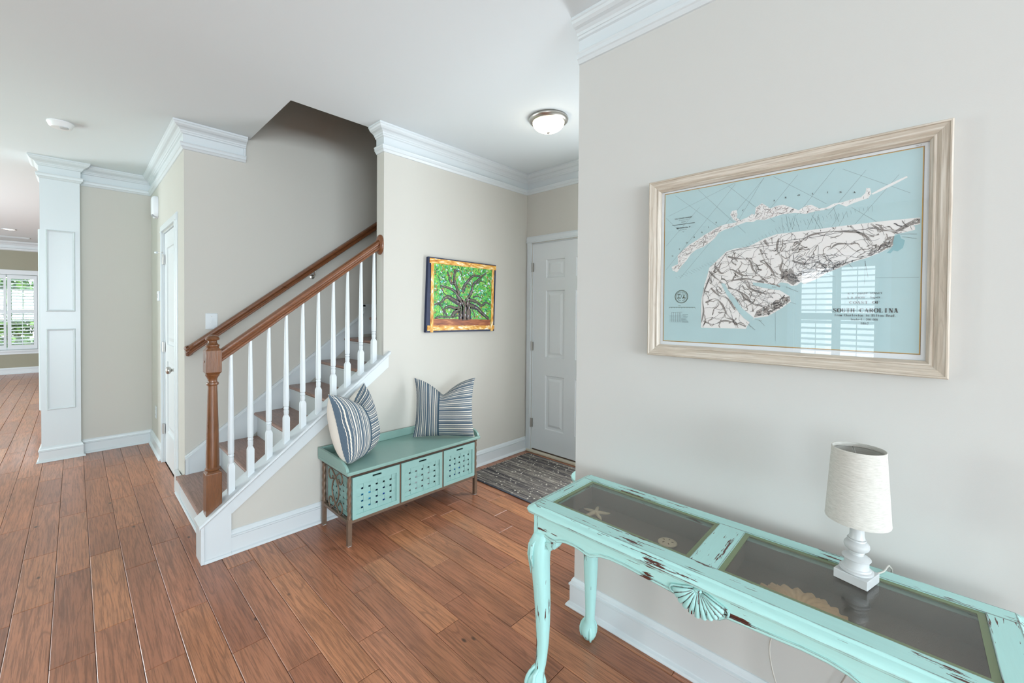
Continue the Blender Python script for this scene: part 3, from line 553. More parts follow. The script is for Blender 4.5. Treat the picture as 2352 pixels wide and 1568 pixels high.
R_ = [(0, 1, 1), (.025, 1, 1), (.040, .88, .93), (.046, .68, .8)]
for d_, a_, b_ in R_:
    for q in range(20):
        an = 2*math.pi*(q+.5)/20; cx_, cy_ = math.cos(an), math.sin(an); m_ = (abs(cx_)**4+abs(cy_)**4)**-.25
        zz = cy_*m_*.098*b_; 
        if zz < 0: zz *= 1.0+ .12*(d_ < .03)
        vs.append((XC-.0005-d_, 5.215+cx_*m_*.060*a_, 2.362+zz))
n_ = 20
for r in range(3):
    for q in range(n_): fs.append((r*n_+q, r*n_+(q+1) % n_, (r+1)*n_+(q+1) % n_, (r+1)*n_+q))
fs.append(tuple(range(3*n_, 4*n_))); g.add(vs, fs); make('housing', g, pm('white_plastic_shell', (.80, .82, .86, 1), .4), t, smooth=True, auto=50)
g = G(); g.T = Matrix.Translation((XC-.030, 5.20, 2.268)) @ Matrix.Rotation(.5, 4, 'Y'); g.box(-.02, .02, -.032, .032, -.006, .006); make('lens', g, pm('grey_sensor_lens', (.4, .42, .45, 1), .3), t, bevel=.004)

# ------------------------------------------------ staircase
st = thing('staircase', (1.25, 3.35, 0), 'straight staircase with oak treads and white risers climbing behind the railing', 'staircase')
RZ = [.182+.1905*i for i in range(7)]; NX = [.500+.2472*i for i in range(7)]
for i in range(7):
    x1 = NX[i+1]+.03 if i < 6 else 3.14
    g = G(); y0 = YO-.0005 if i else YO+.0
    pr = [(NX[i], RZ[i]-.013), (NX[i]+.003, RZ[i]-.004), (NX[i]+.010, RZ[i]), (x1, RZ[i]), (x1, RZ[i]-.026), (NX[i]+.010, RZ[i]-.026), (NX[i]+.003, RZ[i]-.021)]
    g.prism(pr, 1, YO+.001, YB-.0165 if i else YB-.0165); 
    if i == 0: g.box(NX[0]+.001, XC-.001, YB-.017, YB-.002, RZ[0]-.026, RZ[0])
    make('tread', g, M['tread'], st)
    zb = RZ[i-1] if i else .001
    g = G(); g.box(NX[i]+.025, NX[i]+.043, YO+.001, YB-.0165, zb, RZ[i]-.0262); make('riser', g, M['trim'], st)
    g = G(); g.box(NX[i]+.014, NX[i]+.0248, YO+.001, YB-.0165, RZ[i]-.040, RZ[i]-.0262); make('cove_moulding', g, M['trim'], st, bevel=.003)
g = G(); g.tube([(NX[0]+.021, YO+.002, .009), (NX[0]+.021, YB+.16, .009)], .0085, 8); make('shoe_moulding', g, M['trim'], st, smooth=True, auto=40)
g = G(); g.box(NX[0]+.022, NX[0]+.045, YB-.016, YB+.235, .001, RZ[0]-.027); make('riser_return', g, M['trim'], st)
# wall skirt board, stepped up at the landing
def sk(y0, y1, off, g=None, mi=0):
    zl = lambda x: .314+SL*(x-.553)-off
    zl2 = 1.452-off
    return [(.554+off, .150), (.554+off, zl(.554)+off*.25), (1.873+off*.4, zl(1.873)), (1.929+off, zl2-.06+off*.3), (1.929+off, zl2), (3.139, zl2), (3.139, 1.2), (1.9, 1.16), (.72, .150)]
g = G(); g.prism(sk(0, 0, 0), 1, YB-.0155, YB-.0005); make('skirt_board', g, M['trim'], st)
g = G()
for (a, b) in (((.554, .314), (1.873, 1.325)),):
    g.ext([(0, 0), (-.028, 0), (-.028, .008), (-.021, .012), (-.021, .020), (-.016, .026), (0, .026)], (a[0], YB-.0005, a[1]-.024), (b[0]+.05, YB-.0005, b[1]-.024+SL*.05), (0, 1, 0), (-.08, 0, 1))
g.box(.554, .573, YB-.024, YB-.0005, .182, .300); g.box(1.925, 1.943, YB-.024, YB-.0005, 1.36, 1.445); g.box(1.925, 3.139, YB-.024, YB-.0005, 1.428, 1.452)
make('skirt_cap', g, M['trim'], st)
g = G(); g.prism([(.55, .001), (XS, .001), (XS, 1.0), (.60, .27)], 1, YO+.0005, YO+.0008); 

# closed stringer: newel stub panel, sloped cap and apron board on the knee wall
def zc_(x): return .222+SL*(x-.468)
kn = thing('stringer_trim', (1.0, YP, 0), 'white painted stringer and sloped cap along the foot of the railing', 'stair trim')
g = G(); g.prism([(.482, .001), (.611, .001), (.611, zc_(.611)-.022), (.482, zc_(.482)-.022)], 1, YP-.020, YO-.001); make('stub_panel', g, M['trim'], kn)
g = G(); g.prism([(.468, .001), (.4845, .001), (.4845, zc_(.4845)-.022), (.468, zc_(.468)-.022)], 1, YP-.030, YO-.001); make('corner_strip', g, M['trim'], kn, bevel=.002)
g = G(); g.ext([(0, 0), (-.012, 0), (-.011, .006), (-.006, .013), (0, .016)], (.4846, YP-.0201, .001), (.611, YP-.0201, .001), (0, 1, 0), (0, 0, 1)); make('shoe_moulding', g, M['trim'], kn)
xe = 1.600
g = G(); g.prism([(.6112, .236), (.6112, zc_(.6112)-.022), (xe, zc_(xe)-.022), (xe, zc_(xe)-.112), (.615, .233)], 1, YP-.0165, YP-.0005); make('apron_board', g, M['trim'], kn)
nrm = Vector((-SL, 0, 1)).normalized()
a = Vector((.460, 0, zc_(.460))); b = Vector((xe+.008, 0, zc_(xe+.008)))
g = G(); pr = [(YP-.034, -.004), (YP-.036, -.010), (YP-.030, -.018), (YO+.012, -.018), (YO+.012, 0), (YP-.030, 0)]
def capseg(g, a, b, y1):
    pr = [(YP-.030, 0), (YP-.035, -.004), (YP-.036, -.010), (YP-.031, -.018), (y1, -.018), (y1, 0)]
    vs = [(a.x, y, a.z+q*1.26) for y, q in pr]+[(b.x, y, b.z+q*1.26) for y, q in pr]; n = len(pr)
    g.add(vs, [tuple(range(n)), tuple(range(2*n-1, n-1, -1))]+[(i, (i+1) % n, n+(i+1) % n, n+i) for i in range(n)])
m_ = Vector((XS-.0005, 0, zc_(XS-.0005))); capseg(g, a, m_, YO+.010); capseg(g, m_, b, YP-.0005); make('sloped_cap', g, M['trim'], kn)

# ------------------------------------------------ railing
ry = 2.840
rail = thing('stair_railing', (1.05, ry, .3), 'oak handrail on white turned balusters ending in a turned oak newel post', 'railing')
nx, ny = .5345, 2.832; hw = .0375
def sqblock(g, z0, z1, hw, ch=.012, lo=None, hi=None):
    """square block with lamb's-tongue shoulders; lo/hi give bottom z per x for a sloped foot"""
    vs = []; fs = []
    rings = [(z0, hw), (z1-ch, hw), (z1, hw*.72)] if lo is None else None
    for z, h_ in rings: vs += [(nx-h_, ny-h_, z), (nx+h_, ny-h_, z), (nx+h_, ny+h_, z), (nx-h_, ny+h_, z)]
    for r in range(len(rings)-1):
        for i in range(4): fs.append((r*4+i, r*4+(i+1) % 4, r*4+4+(i+1) % 4, r*4+4+i))
    fs += [(3, 2, 1, 0), tuple(range(len(vs)-4, len(vs)))]; g.add(vs, fs)
g = G()
zf = lambda x: zc_(x)-.0005
g.add([(nx-hw, ny-hw, zf(nx-hw)), (nx+hw, ny-hw, zf(nx+hw)), (nx+hw, ny+hw, zf(nx+hw)), (nx-hw, ny+hw, zf(nx-hw)),
       (nx-hw, ny-hw, .478), (nx+hw, ny-hw, .478), (nx+hw, ny+hw, .478), (nx-hw, ny+hw, .478),
       (nx-hw*.72, ny-hw*.72, .490), (nx+hw*.72, ny-hw*.72, .490), (nx+hw*.72, ny+hw*.72, .490), (nx-hw*.72, ny+hw*.72, .490)],
      [(3, 2, 1, 0)]+[(i, (i+1) % 4, 4+(i+1) % 4, 4+i) for i in range(4)]+[(4+i, 4+(i+1) % 4, 8+(i+1) % 4, 8+i) for i in range(4)]+[(8, 9, 10, 11)])
np_ = make('newel_post', g, M['newel'], rail, bevel=.0025)
h2 = .72*hw; g = G()
g.add([(nx+a_*h2, ny+b_*h2, 1.030) for a_, b_ in ((-1,-1),(1,-1),(1,1),(-1,1))]+[(nx+a_*hw, ny+b_*hw, 1.045) for a_, b_ in ((-1,-1),(1,-1),(1,1),(-1,1))]+
      [(nx+a_*hw, ny+b_*hw, 1.165) for a_, b_ in ((-1,-1),(1,-1),(1,1),(-1,1))]+[(nx+a_*h2, ny+b_*h2, 1.180) for a_, b_ in ((-1,-1),(1,-1),(1,1),(-1,1))],
      [(3, 2, 1, 0)]+[(r*4+i, r*4+(i+1) % 4, r*4+4+(i+1) % 4, r*4+4+i) for r in range(3) for i in range(4)]+[(12, 13, 14, 15)])
make('upper_block', g, M['newel'], np_, bevel=.0025)
g = G(); g.lathe([(.030, .488), (.036, .494), (.037, .502), (.031, .508), (.031, .512), (.032, .53), (.031, .60), (.028, .74), (.025, .86), (.0225, .955), (.0225, .968), (.028, .971), (.030, .978), (.028, .985), (.023, .988),
                  (.022, .994), (.023, 1.006), (.029, 1.019), (.033, 1.024), (.034, 1.030), (.030, 1.034)], (nx, ny, 0), 32); make('turned_shaft', g, M['newel'], np_, smooth=True, auto=35)
g = G(); g.lathe([(.030, 1.176), (.031, 1.186), (.033, 1.190), (.033, 1.196), (.027, 1.201), (.022, 1.207), (.021, 1.217), (.024, 1.222), (.032, 1.224), (.034, 1.230), (.030, 1.240), (.020, 1.248), (.006, 1.252), (0, 1.2525)], (nx, ny, 0), 32, cap=False); make('newel_cap', g, M['newel'], np_, smooth=True, auto=35)
g = G(); g.T = Matrix.Translation((nx-hw-.0005, ny, 1.105)) @ Matrix.Rotation(-R90, 4, 'Y'); g.lathe([(0, 0), (.006, 0), (.006, .002), (0, .003)], n=12, cap=False); make('wood_plug', g, M['newel'], np_)
# handrail section (across y, up)
HR = [(-.020, -.030), (.020, -.030), (.024, -.026), (.024, -.018), (.019, -.012), (.020, -.004), (.029, .004), (.031, .012), (.027, .022), (.014, .029), (0, .031), (-.014, .029), (-.027, .022), (-.031, .012), (-.029, .004), (-.020, -.004), (-.019, -.012), (-.024, -.018), (-.024, -.026)]
def rail_geo(g, x0, z0, x1, z1, y):
    pr = HR
    vs = [(x0, y+p, z0+q*1.22) for p, q in pr]+[(x1, y+p, z1+q*1.22) for p, q in pr]; n = len(pr)
    g.add(vs, [tuple(range(n)), tuple(range(2*n-1, n-1, -1))]+[(i, (i+1) % n, n+(i+1) % n, n+i) for i in range(n)])
zr = lambda x: 1.133+SL*(x-.575)
g = G(); rail_geo(g, nx+hw-.002, zr(nx+hw), XS-.016, zr(XS-.016), ry); make('handrail', g, M['rail'], rail, smooth=True, auto=40)
g = G(); g.T = Matrix.Translation((XS-.0005, ry, zr(XS)-.012)) @ Matrix.Rotation(-R90, 4, 'Y'); g.lathe([(0, 0), (.050, 0), (.050, .008), (.046, .014), (.040, .016), (.036, .020), (0, .020)], n=40, sx=1.48, cap=False); make('wall_rosette', g, M['rail'], rail, smooth=True, auto=40)
bw = .0165; b0 = None
def baluster(top):
    g = G(); sl = SL*bw
    g.add([(-bw, -bw, -sl), (bw, -bw, sl), (bw, bw, sl), (-bw, bw, -sl)]+[(a_*bw, b_*bw, .150) for a_, b_ in ((-1,-1),(1,-1),(1,1),(-1,1))]+[(a_*.010, b_*.010, .168) for a_, b_ in ((-1,-1),(1,-1),(1,1),(-1,1))],
          [(3, 2, 1, 0)]+[(r*4+i, r*4+(i+1) % 4, r*4+4+(i+1) % 4, r*4+4+i) for r in range(2) for i in range(4)]+[(8, 9, 10, 11)])
    g.lathe([(.011, .166), (.0135, .172), (.0145, .190), (.0140, .200), (.0110, .203), (.0145, .206), (.0150, .211), (.0140, .216), (.0120, .219), (.0155, .224), (.0160, .25), (.0158, .34), (.0135, .52), (.0105, .70), (.0092, top)], n=20)
    return g
bal = None
for i in range(10):
    x = .622+.0985*i; z = zc_(x)
    if bal is None:
        bal = make('baluster', baluster(zr(x)-.034-z), M['trim'], rail, smooth=True, auto=30, local=True); bal.location = Vector((x, 2.828, z))-root_loc(rail)
    else: dup(bal, rail, Vector((x, 2.828, z))-root_loc(rail))
# wall rail
wr = thing('wall_handrail', (1.3, YB, 1.6), 'oak handrail fixed to the stair wall on metal brackets', 'handrail')
wy = YB-.066; zw = lambda x: 1.106+SL*(x-.583)
g = G(); rail_geo(g, .592, zw(.592), 2.62, zw(2.62), wy); make('rail', g, M['rail'], wr, smooth=True, auto=40)
g = G(); g.T = None
pr = [(p, q*1.22) for p, q in HR]; n = len(pr)
vs = []
for t_ in range(2):
    for p, q in pr:
        if t_ == 0: vs.append((.592+0*p, wy+p, zw(.592)+q))
        else: vs.append((.592-.052+p*.0, wy+p, zw(.592)-.035+q))
g.add([(.592, wy+p, zw(.592)+q) for p, q in pr]+[(.562-p*.25, wy+p, zw(.562)+q) for p, q in pr]+[(.554+.026-p, YB-.001, zw(.566)+q) for p, q in pr],
      [tuple(range(n)), tuple(range(3*n-1, 2*n-1, -1))]+[(r*n+i, r*n+(i+1) % n, (r+1)*n+(i+1) % n, (r+1)*n+i) for r in range(2) for i in range(n)])
make('rail_return', g, M['rail'], wr, smooth=True, auto=40)
for x in (1.452, 2.3):
    z = zw(x)-.037; g = G(); g.tube([(x, wy, z-.002), (x, wy, z-.030), (x, wy+.02, z-.046), (x, YB-.004, z-.050)], .006, 10); g.T = Matrix.Translation((x, YB-.0005, z-.050)) @ Matrix.Rotation(R90, 4, 'X'); g.lathe([(0, 0), (.020, 0), (.020, .003), (.012, .006), (0, .006)], n=20, cap=False)
    make('bracket', g, M['nickel'], wr, smooth=True, auto=40)

# ================================================================== THINGS
# ------------------------------------------------ bench
bn = thing('storage_bench', (1.61, 2.58, 0), 'sage green hall bench on a twisted brown iron frame, with three drawer baskets', 'bench')
BX0, BX1, BY0, BY1 = 1.094, 2.134, 2.352, 2.782
g = G(); g.box(BX0, BX1, BY0, BY1, .424, .444); make('seat_board', g, M['bench'], bn, bevel=.004)
g = G(); g.box(BX0+.016, BX1-.016, BY1-.018, BY1, .4442, .500); make('back_lip', g, M['bench'], bn, bevel=.004)
for x in (BX0, BX1-.016):
    pts = [(BY1, .4442), (BY1, .500), (BY1-.15, .500), (BY1-.27, .497)]
    for i in range(9):
        a = i/8*R90; pts.append((BY1-.29-.125*math.sin(a), .4455+.0495*math.cos(a)))
    pts.append((BY0+.004, .4442))
    g = G(); g.prism(pts, 0, x, x+.016); make('side_lip', g, M['bench'], bn, bevel=.003)
LG = [(1.104, 2.366), (2.090, 2.366), (1.104, 2.724), (2.090, 2.724)]; lw = .025
for x, y in LG:
    g = G(); g.box(x, x+lw, y, y+lw, .003, .160, 0)
    make('leg', g, M['iron'], bn, bevel=.002)
    g = G(); cx, cy = x+lw/2, y+lw/2
    vs = []; fs = []; n = 24; K = 30                      # rope-twisted upper post
    for k in range(K+1):
        z = .150+(.424-.150)*k/K
        for q in range(n):
            a = 2*math.pi*q/n; r = .0115*(1+.14*math.cos(3*a-2*math.pi*z/.050)); vs.append((cx+r*math.cos(a), cy+r*math.sin(a), z))
    for k in range(K):
        for q in range(n): fs.append((k*n+q, k*n+(q+1) % n, (k+1)*n+(q+1) % n, (k+1)*n+q))
    g.add(vs, fs); make('twisted_post', g, M['iron'], bn, smooth=True)
    g = G(); g.box(x+.002, x+lw-.002, y+.002, y+lw-.002, .0006, .0035); make('foot_pad', g, M['trim'], bn)
for y in (2.366, 2.724):
    g = G(); g.box(1.129, 2.090, y+.003, y+.022, .132, .150); make('lower_rail', g, M['iron'], bn, bevel=.002)
    g = G(); g.box(1.104, 2.115, y+.003, y+.022, .406, .4238); make('upper_rail', g, M['iron_d'], bn, bevel=.002)
for x in (1.107, 2.093):
    g = G(); g.box(x, x+.019, 2.391, 2.724, .132, .150); make('side_rail', g, M['iron'], bn, bevel=.002)
    g = G(); g.box(x, x+.019, 2.391, 2.724, .408, .4236); make('side_top_rail', g, M['iron_d'], bn)
for x in (1.4475, 1.7885):
    g = G(); g.box(x, x+.010, 2.370, 2.385, .150, .406); make('divider_bar', g, M['iron'], bn)
g = G(); g.box(1.13, 2.09, 2.39, 2.724, .146, .150); make('basket_shelf', g, M['iron_d'], bn)
def scroll(g, x):
    """two opposed S scrolls making a lyre between the posts"""
    yc, zc = 2.558, .278
    for s_ in (1, -1):
        pts = []
        # outer spiral top, bar bowed past centre, outer spiral bottom
        for i in range(15):
            t_ = 1-i/14; a = t_*math.pi*1.45; r = .040*(1-.45*t_)
            pts.append((x, yc+s_*(.062-.0*t_) + s_*r*math.sin(a)*1.0 - s_*.0, zc+.085 + r*math.cos(a)))
        for i in range(1, 14):
            t_ = i/14; pts.append((x, yc+s_*(.062-.110*math.sin(math.pi*t_)**.8), zc+.125-.250*t_))
        for i in range(15):
            t_ = i/14; a = t_*math.pi*1.45; r = .040*(1-.45*t_)
            pts.append((x, yc+s_*.062+s_*r*math.sin(a), zc-.085-r*math.cos(a)))
        g.tube(pts, .0048, 8)
for x in (1.113, 2.106):
    g = G(); scroll(g, x); make('iron_scroll', g, M['iron'], bn, smooth=True)

# ------------------------------------------------ three woven baskets in the bench
ITEM = {'blue': pm('bright_blue_plastic', lin(30, 140, 240), .4), 'cyan': pm('cyan_plastic', lin(80, 195, 250), .4), 'navy': pm('navy_plastic', lin(30, 80, 190), .5), 'white': pm('white_plastic_item', (.93, .94, .97, 1), .4), 'coral': pm('coral_pink_plastic', lin(240, 130, 120), .5)}
def weave(par, fn, u0, u1, v0, v1, nu, nv):
    pu, pv = (u1-u0)/(nu-.35), (v1-v0)/(nv-.35); wu, wv = pu*.70, pv*.73
    for i in range(nu):
        c_ = u0+pu*(i+.32); g = G(); vs = []; fs = []; K = nv*6
        for k in range(K+1):
            v = v0-.003+(v1-v0+.006)*k/K; ph = math.cos(math.pi*((v-v0)/pv-.32)+math.pi*i)
            for du in (-wu/2, wu/2): vs.append(fn(c_+du, v, .0016*ph-.0006)); vs.append(fn(c_+du, v, .0016*ph+.0006))
        for k in range(K):
            b = 4*k; fs += [(b, b+2, b+6, b+4), (b+1, b+5, b+7, b+3), (b, b+4, b+5, b+1), (b+2, b+3, b+7, b+6)]
        g.add(vs, fs); make('upright_strip', g, M['basket'], par)
    for j in range(nv):
        c_ = v0+pv*(j+.32); g = G(); vs = []; fs = []; K = nu*6
        for k in range(K+1):
            u = u0-.003+(u1-u0+.006)*k/K; ph = -math.cos(math.pi*((u-u0)/pu-.32)+math.pi*j)
            for dv in (-wv/2, wv/2): vs.append(fn(u, c_+dv, .0016*ph-.0006)); vs.append(fn(u, c_+dv, .0016*ph+.0006))
        for k in range(K):
            b = 4*k; fs += [(b, b+2, b+6, b+4), (b+1, b+5, b+7, b+3), (b, b+4, b+5, b+1), (b+2, b+3, b+7, b+6)]
        g.add(vs, fs); make('cross_strip', g, M['basket'], par)
BL = ['seafoam woven drawer basket at the left end of the bench, blue things inside', 'seafoam woven drawer basket in the middle of the bench, white things inside', 'seafoam woven drawer basket at the right end of the bench']
BQ = [(1.1315, 1.4455), (1.4600, 1.7865), (1.8005, 2.0875)]
for bi, (x0, x1) in enumerate(BQ):
    bk = thing('woven_basket', ((x0+x1)/2, 2.54, .151), BL[bi], 'basket', 'woven drawer baskets in the bench')
    y0, y1, z0, z1 = 2.366, 2.715, .1515, .4035
    hx = (x0+x1)/2; u0, u1, v0, v1 = x0+.024, x1-.022, z0+.026, z1-.048
    g = G(); g.holes(x0, x1, z0, z1, 0, .009, [(u0, u1, v0, v1), (hx-.030, hx+.030, z1-.026, z1-.015)], fY(y0)); make('front_frame', g, M['basket'], bk)
    weave(bk, lambda u, v, d: (u, y0+.0068+d, v), u0, u1, v0, v1, 6, 5)
    g = G(); g.holes(y0+.0092, y1, z0, z1, 0, .008, [(y0+.04, y1-.03, v0, v1)], fX(x0)); make('side_frame', g, M['basket'], bk)
    weave(bk, lambda u, v, d: (x0+.0045+d, u, v), y0+.04, y1-.03, v0, v1, 6, 5)
    g = G(); g.box(x1-.008, x1, y0+.0092, y1, z0, z1); make('side_board', g, M['basket'], bk)
    g = G(); g.box(x0+.0082, x1-.0082, y1-.008, y1, z0, z1); make('back_board', g, M['basket'], bk)
    g = G(); g.box(x0+.0082, x1-.0082, y0+.0092, y1-.0082, z0, z0+.005); make('bottom_board', g, M['basket'], bk)
def blob_item(nm, label, cat, loc, sx, sy, sz, mat, kind='bottle'):
    t = thing(nm, (loc[0], loc[1], .157), label, cat); g = G(); x, y, z = loc[0], loc[1], .1572
    if kind == 'bottle':
        g.lathe([(0, 0), (sx*.95, 0), (sx, .006), (sx, sz*.7), (sx*.8, sz*.8), (sx*.4, sz*.86), (sx*.4, sz*.9)], (x, y, z), 20, cap=False); make('bottle_body', g, mat, t, smooth=True, auto=40)
        g = G(); g.lathe([(0, sz*.9), (sx*.5, sz*.9), (sx*.5, sz), (0, sz)], (x, y, z), 20, cap=False); make('cap', g, ITEM['white'], t)
    else:
        g.lathe([(sx*.8, 0), (sx*.85, .004), (sx, sz-.006), (sx*1.05, sz), (sx*.96, sz), (sx*.8, .012), (0, .01)], (x, y, z), 24, cap=False, sy=sy/sx); make('tub', g, mat, t, smooth=True, auto=40)
blob_item('plastic_tub', 'dark blue tub seen through the weave of the left basket', 'tub', (1.36, 2.428, 0), .045, .05, .115, ITEM['navy'], 'tub')
blob_item('plastic_tub', 'bright blue tub seen through the weave of the left basket', 'tub', (1.235, 2.428, 0), .045, .05, .135, ITEM['cyan'], 'tub')
blob_item('plastic_tub', 'coral pink tub seen through the side weave of the left basket', 'tub', (1.19, 2.56, 0), .035, .05, .13, ITEM['coral'], 'tub')
blob_item('plastic_bottle', 'white bottle seen at the left of the middle basket', 'bottle', (1.515, 2.415, 0), .034, .03, .20, ITEM['white'])
blob_item('plastic_bottle', 'white bottle seen in the centre of the middle basket', 'bottle', (1.60, 2.415, 0), .034, .03, .19, ITEM['white'])
blob_item('plastic_bottle', 'white bottle seen toward the right of the middle basket', 'bottle', (1.685, 2.42, 0), .034, .03, .165, ITEM['white'])
blob_item('plastic_bottle', 'white bottle seen in the right basket beside the blue tub', 'bottle', (2.03, 2.405, 0), .022, .03, .17, ITEM['white'])
blob_item('plastic_bottle', 'pale bottle at the left of the right basket', 'bottle', (1.845, 2.41, 0), .026, .03, .155, ITEM['white'])
blob_item('plastic_tub', 'small blue tub seen through the weave of the right basket', 'tub', (1.935, 2.426, 0), .042, .05, .09, ITEM['blue'], 'tub')

# ------------------------------------------------ striped pillows
def stripe_mat(name, horiz):
    m, nt, b = newmat(name); L = nt.links.new
    uv = N(nt, 'ShaderNodeAttribute', attribute_name='cloth'); sp = N(nt, 'ShaderNodeSeparateXYZ'); L(uv.outputs['Vector'], sp.inputs[0])
    mu = N(nt, 'ShaderNodeMath', operation='MULTIPLY', i={1: 4.6}); L(sp.outputs[1 if horiz else 0], mu.inputs[0])
    fr_ = N(nt, 'ShaderNodeMath', operation='FRACT'); L(mu.outputs[0], fr_.inputs[0])
    B_, C_ = lin(92, 108, 122), lin(232, 226, 212)
    st_ = [(0, B_), (.13, C_), (.155, B_), (.235, C_), (.295, B_), (.42, C_), (.44, B_), (.48, C_), (.50, B_), (.58, C_), (.645, B_), (.72, C_), (.74, B_), (.78, C_), (.80, B_), (.90, C_), (.95, B_)]
    r = ramp(nt, st_, 'CONSTANT'); L(fr_.outputs[0], r.inputs[0])
    no = N(nt, 'ShaderNodeTexNoise', i={'Scale': 180, 'Detail': 2}); L(uv.outputs['Vector'], no.inputs['Vector'])
    hv = N(nt, 'ShaderNodeHueSaturation'); mr = N(nt, 'ShaderNodeMapRange', i={3: .75, 4: 1.25}); L(no.outputs['Fac'], mr.inputs[0]); L(mr.outputs[0], hv.inputs['Value']); L(r.outputs[0], hv.inputs['Color'])
    L(hv.outputs[0], b.inputs['Base Color']); b.inputs['Roughness'].default_value = .9; b.inputs['Specular IOR Level'].default_value = .1
    bp = N(nt, 'ShaderNodeBump', i={'Strength': .3, 'Distance': .001}); L(no.outputs['Fac'], bp.inputs['Height']); L(bp.outputs[0], b.inputs['Normal']); return m
M['st_v'] = stripe_mat('upright_ticking_stripe', False); M['st_h'] = stripe_mat('level_ticking_stripe', True)
M['linen'] = pm('cream_linen', lin(228, 222, 212), .9, bump=.4, bscale=400)
M['piping'] = pm('dark_teal_piping', lin(38, 72, 92), .8)
def pillow(label, loc, ang, tilt, seed, W_=.455, Hh=.455, T=.085, dip=.29, dipu=-.05, ear=1.0, roll=0, BK=.8, sag=0):
    """local frame: x along the bottom edge, z up, front faces -y"""
    t = thing('striped_pillow', loc, label, 'pillow', 'striped pillows on the bench')
    t.rotation_euler = (Matrix.Rotation(ang, 3, 'Z') @ Matrix.Rotation(-tilt, 3, 'X') @ Matrix.Rotation(roll, 3, 'Y')).to_euler()
    def pos(u, v, side):                                # u,v in -1..1
        x = u*W_/2*(1-.10*(1-abs(v)**2.6))*(1-sag*max(0, -v)**3*abs(u)**2); z = v*Hh/2*(1-.05*(1-abs(u)**2.0))+Hh/2
        du = (u-dipu); z += sag*.35*Hh*max(0, -v)**3*abs(u)**3; z -= dip*Hh*max(0, (v+.25)/1.25)**2.2*math.exp(-(abs(du)/.50)**1.25)
        z += .0*v
        th = T*((1-abs(u)**2.6)**.62)*((1-abs(v)**2.6)**.62)
        th *= 1-.55*max(0, v)**1.5*math.exp(-(du/.3)**2)
        wv = noise.noise(Vector((u*2.2+seed, v*2.2, seed*.7)))*.010*min(1, th/.02)
        edge = (abs(u)**6+abs(v)**6)
        wv += .0025*min(edge, 1)*math.sin(26*(u*v*1.3+u-v)+seed)*ear*(1 if edge < 1.9 else .3)
        y = -(th+wv) if side > 0 else (th*BK+wv*.3)
        y += .022*max(0, v)**2*math.exp(-(du/.45)**2)
        return (x, y, max(z, .0))
    def grid(u0, u1, side, nu, nv=40):
        g = G(); uvs = []
        for j in range(nv+1):
            for i in range(nu+1):
                u = u0+(u1-u0)*i/nu; v = -1+2*j/nv; g.v.append(Vector(pos(u, v, side))); uvs.append(((u+1)/2, (v+1)/2, 0))
        g.f = [(j*(nu+1)+i, j*(nu+1)+i+1, (j+1)*(nu+1)+i+1, (j+1)*(nu+1)+i) for j in range(nv) for i in range(nu)]; g.m = [0]*len(g.f)
        return g, uvs
    us = -.16
    for nm, a, b, side, mat, nu in (('upright_striped_panel', -1, us, 1, 'st_v', 20), ('level_striped_panel', us, 1, 1, 'st_h', 26), ('cream_back', -1, 1, -1, 'linen', 40)):
        g, uvs = grid(a, b, side, nu); o = make(nm, g, M[mat], t, smooth=True, local=True)
        at = o.data.attributes.new('cloth', 'FLOAT_VECTOR', 'POINT'); at.data.foreach_set('vector', [c for p in uvs for c in p])
    g = G(); g.tube([Vector(pos(us, -1+2*j/40, 1))+Vector((0, -.001, 0)) for j in range(41)], .0028, 6); make('piping', g, M['piping'], t, smooth=True, local=True)
    return t
pillow('striped pillow leaning at the left end of the bench, cream back showing', PL1[0], PL1[1], PL1[2], 1.3, T=.12, dip=.30, dipu=.1, Hh=.475, BK=1.05, sag=.20)
pillow('striped pillow facing forward at the right end of the bench', PL2[0], PL2[1], PL2[2], 4.1, W_=.465, BK=.55)

# ------------------------------------------------ painting of an old oak
pt = thing('oak_tree_painting', (2.30, YP, 1.52), 'small painting of a spreading green oak tree with an orange and navy border', 'painting')
g = G(); g.prism([(1.938, 1.825), (2.685, 1.817), (2.667, 1.213), (1.917, 1.222)], 1, YP-.030, YP-.0005); make('canvas', g, pm('navy_canvas_edge', lin(20, 36, 72), .5, var=.3, vscale=30), pt, bevel=.002)
def paint_mat(name, stops, scale, det=5, dist=1.0, rough=.45):
    m, nt, b = newmat(name); L = nt.links.new; geo = N(nt, 'ShaderNodeNewGeometry'); mp = N(nt, 'ShaderNodeMapping'); mp.inputs['Scale'].default_value = scale
    L(geo.outputs['Position'], mp.inputs[0]); n = N(nt, 'ShaderNodeTexNoise', i={'Scale': 1, 'Detail': det, 'Distortion': dist}); L(mp.outputs[0], n.inputs['Vector'])
    r = ramp(nt, stops); L(n.outputs['Fac'], r.inputs[0]); L(r.outputs[0], b.inputs['Base Color']); b.inputs['Roughness'].default_value = rough; return m
lv = paint_mat('painted_leaves', [(.28, lin(24, 84, 44)), (.38, lin(40, 150, 50)), (.46, lin(90, 190, 60)), (.53, lin(60, 170, 90)), (.6, lin(150, 140, 60)), (.68, lin(180, 215, 150)), (.78, lin(205, 225, 235))], (28, 28, 28), 5, 2.2)
gr = paint_mat('painted_ground', [(.3, lin(110, 52, 26)), (.5, lin(156, 84, 42)), (.7, lin(196, 130, 80))], (9, 9, 50), 3, .5)
og = paint_mat('painted_orange_border', [(.3, lin(176, 104, 20)), (.48, lin(222, 160, 60)), (.56, lin(236, 196, 110)), (.66, lin(248, 236, 214))], (16, 16, 60), 4, .8)
og2 = paint_mat('painted_orange_border_upright', [(.3, lin(176, 104, 20)), (.48, lin(222, 160, 60)), (.56, lin(236, 196, 110)), (.66, lin(248, 236, 214))], (60, 16, 16), 4, .8)
yb = YP-.0303
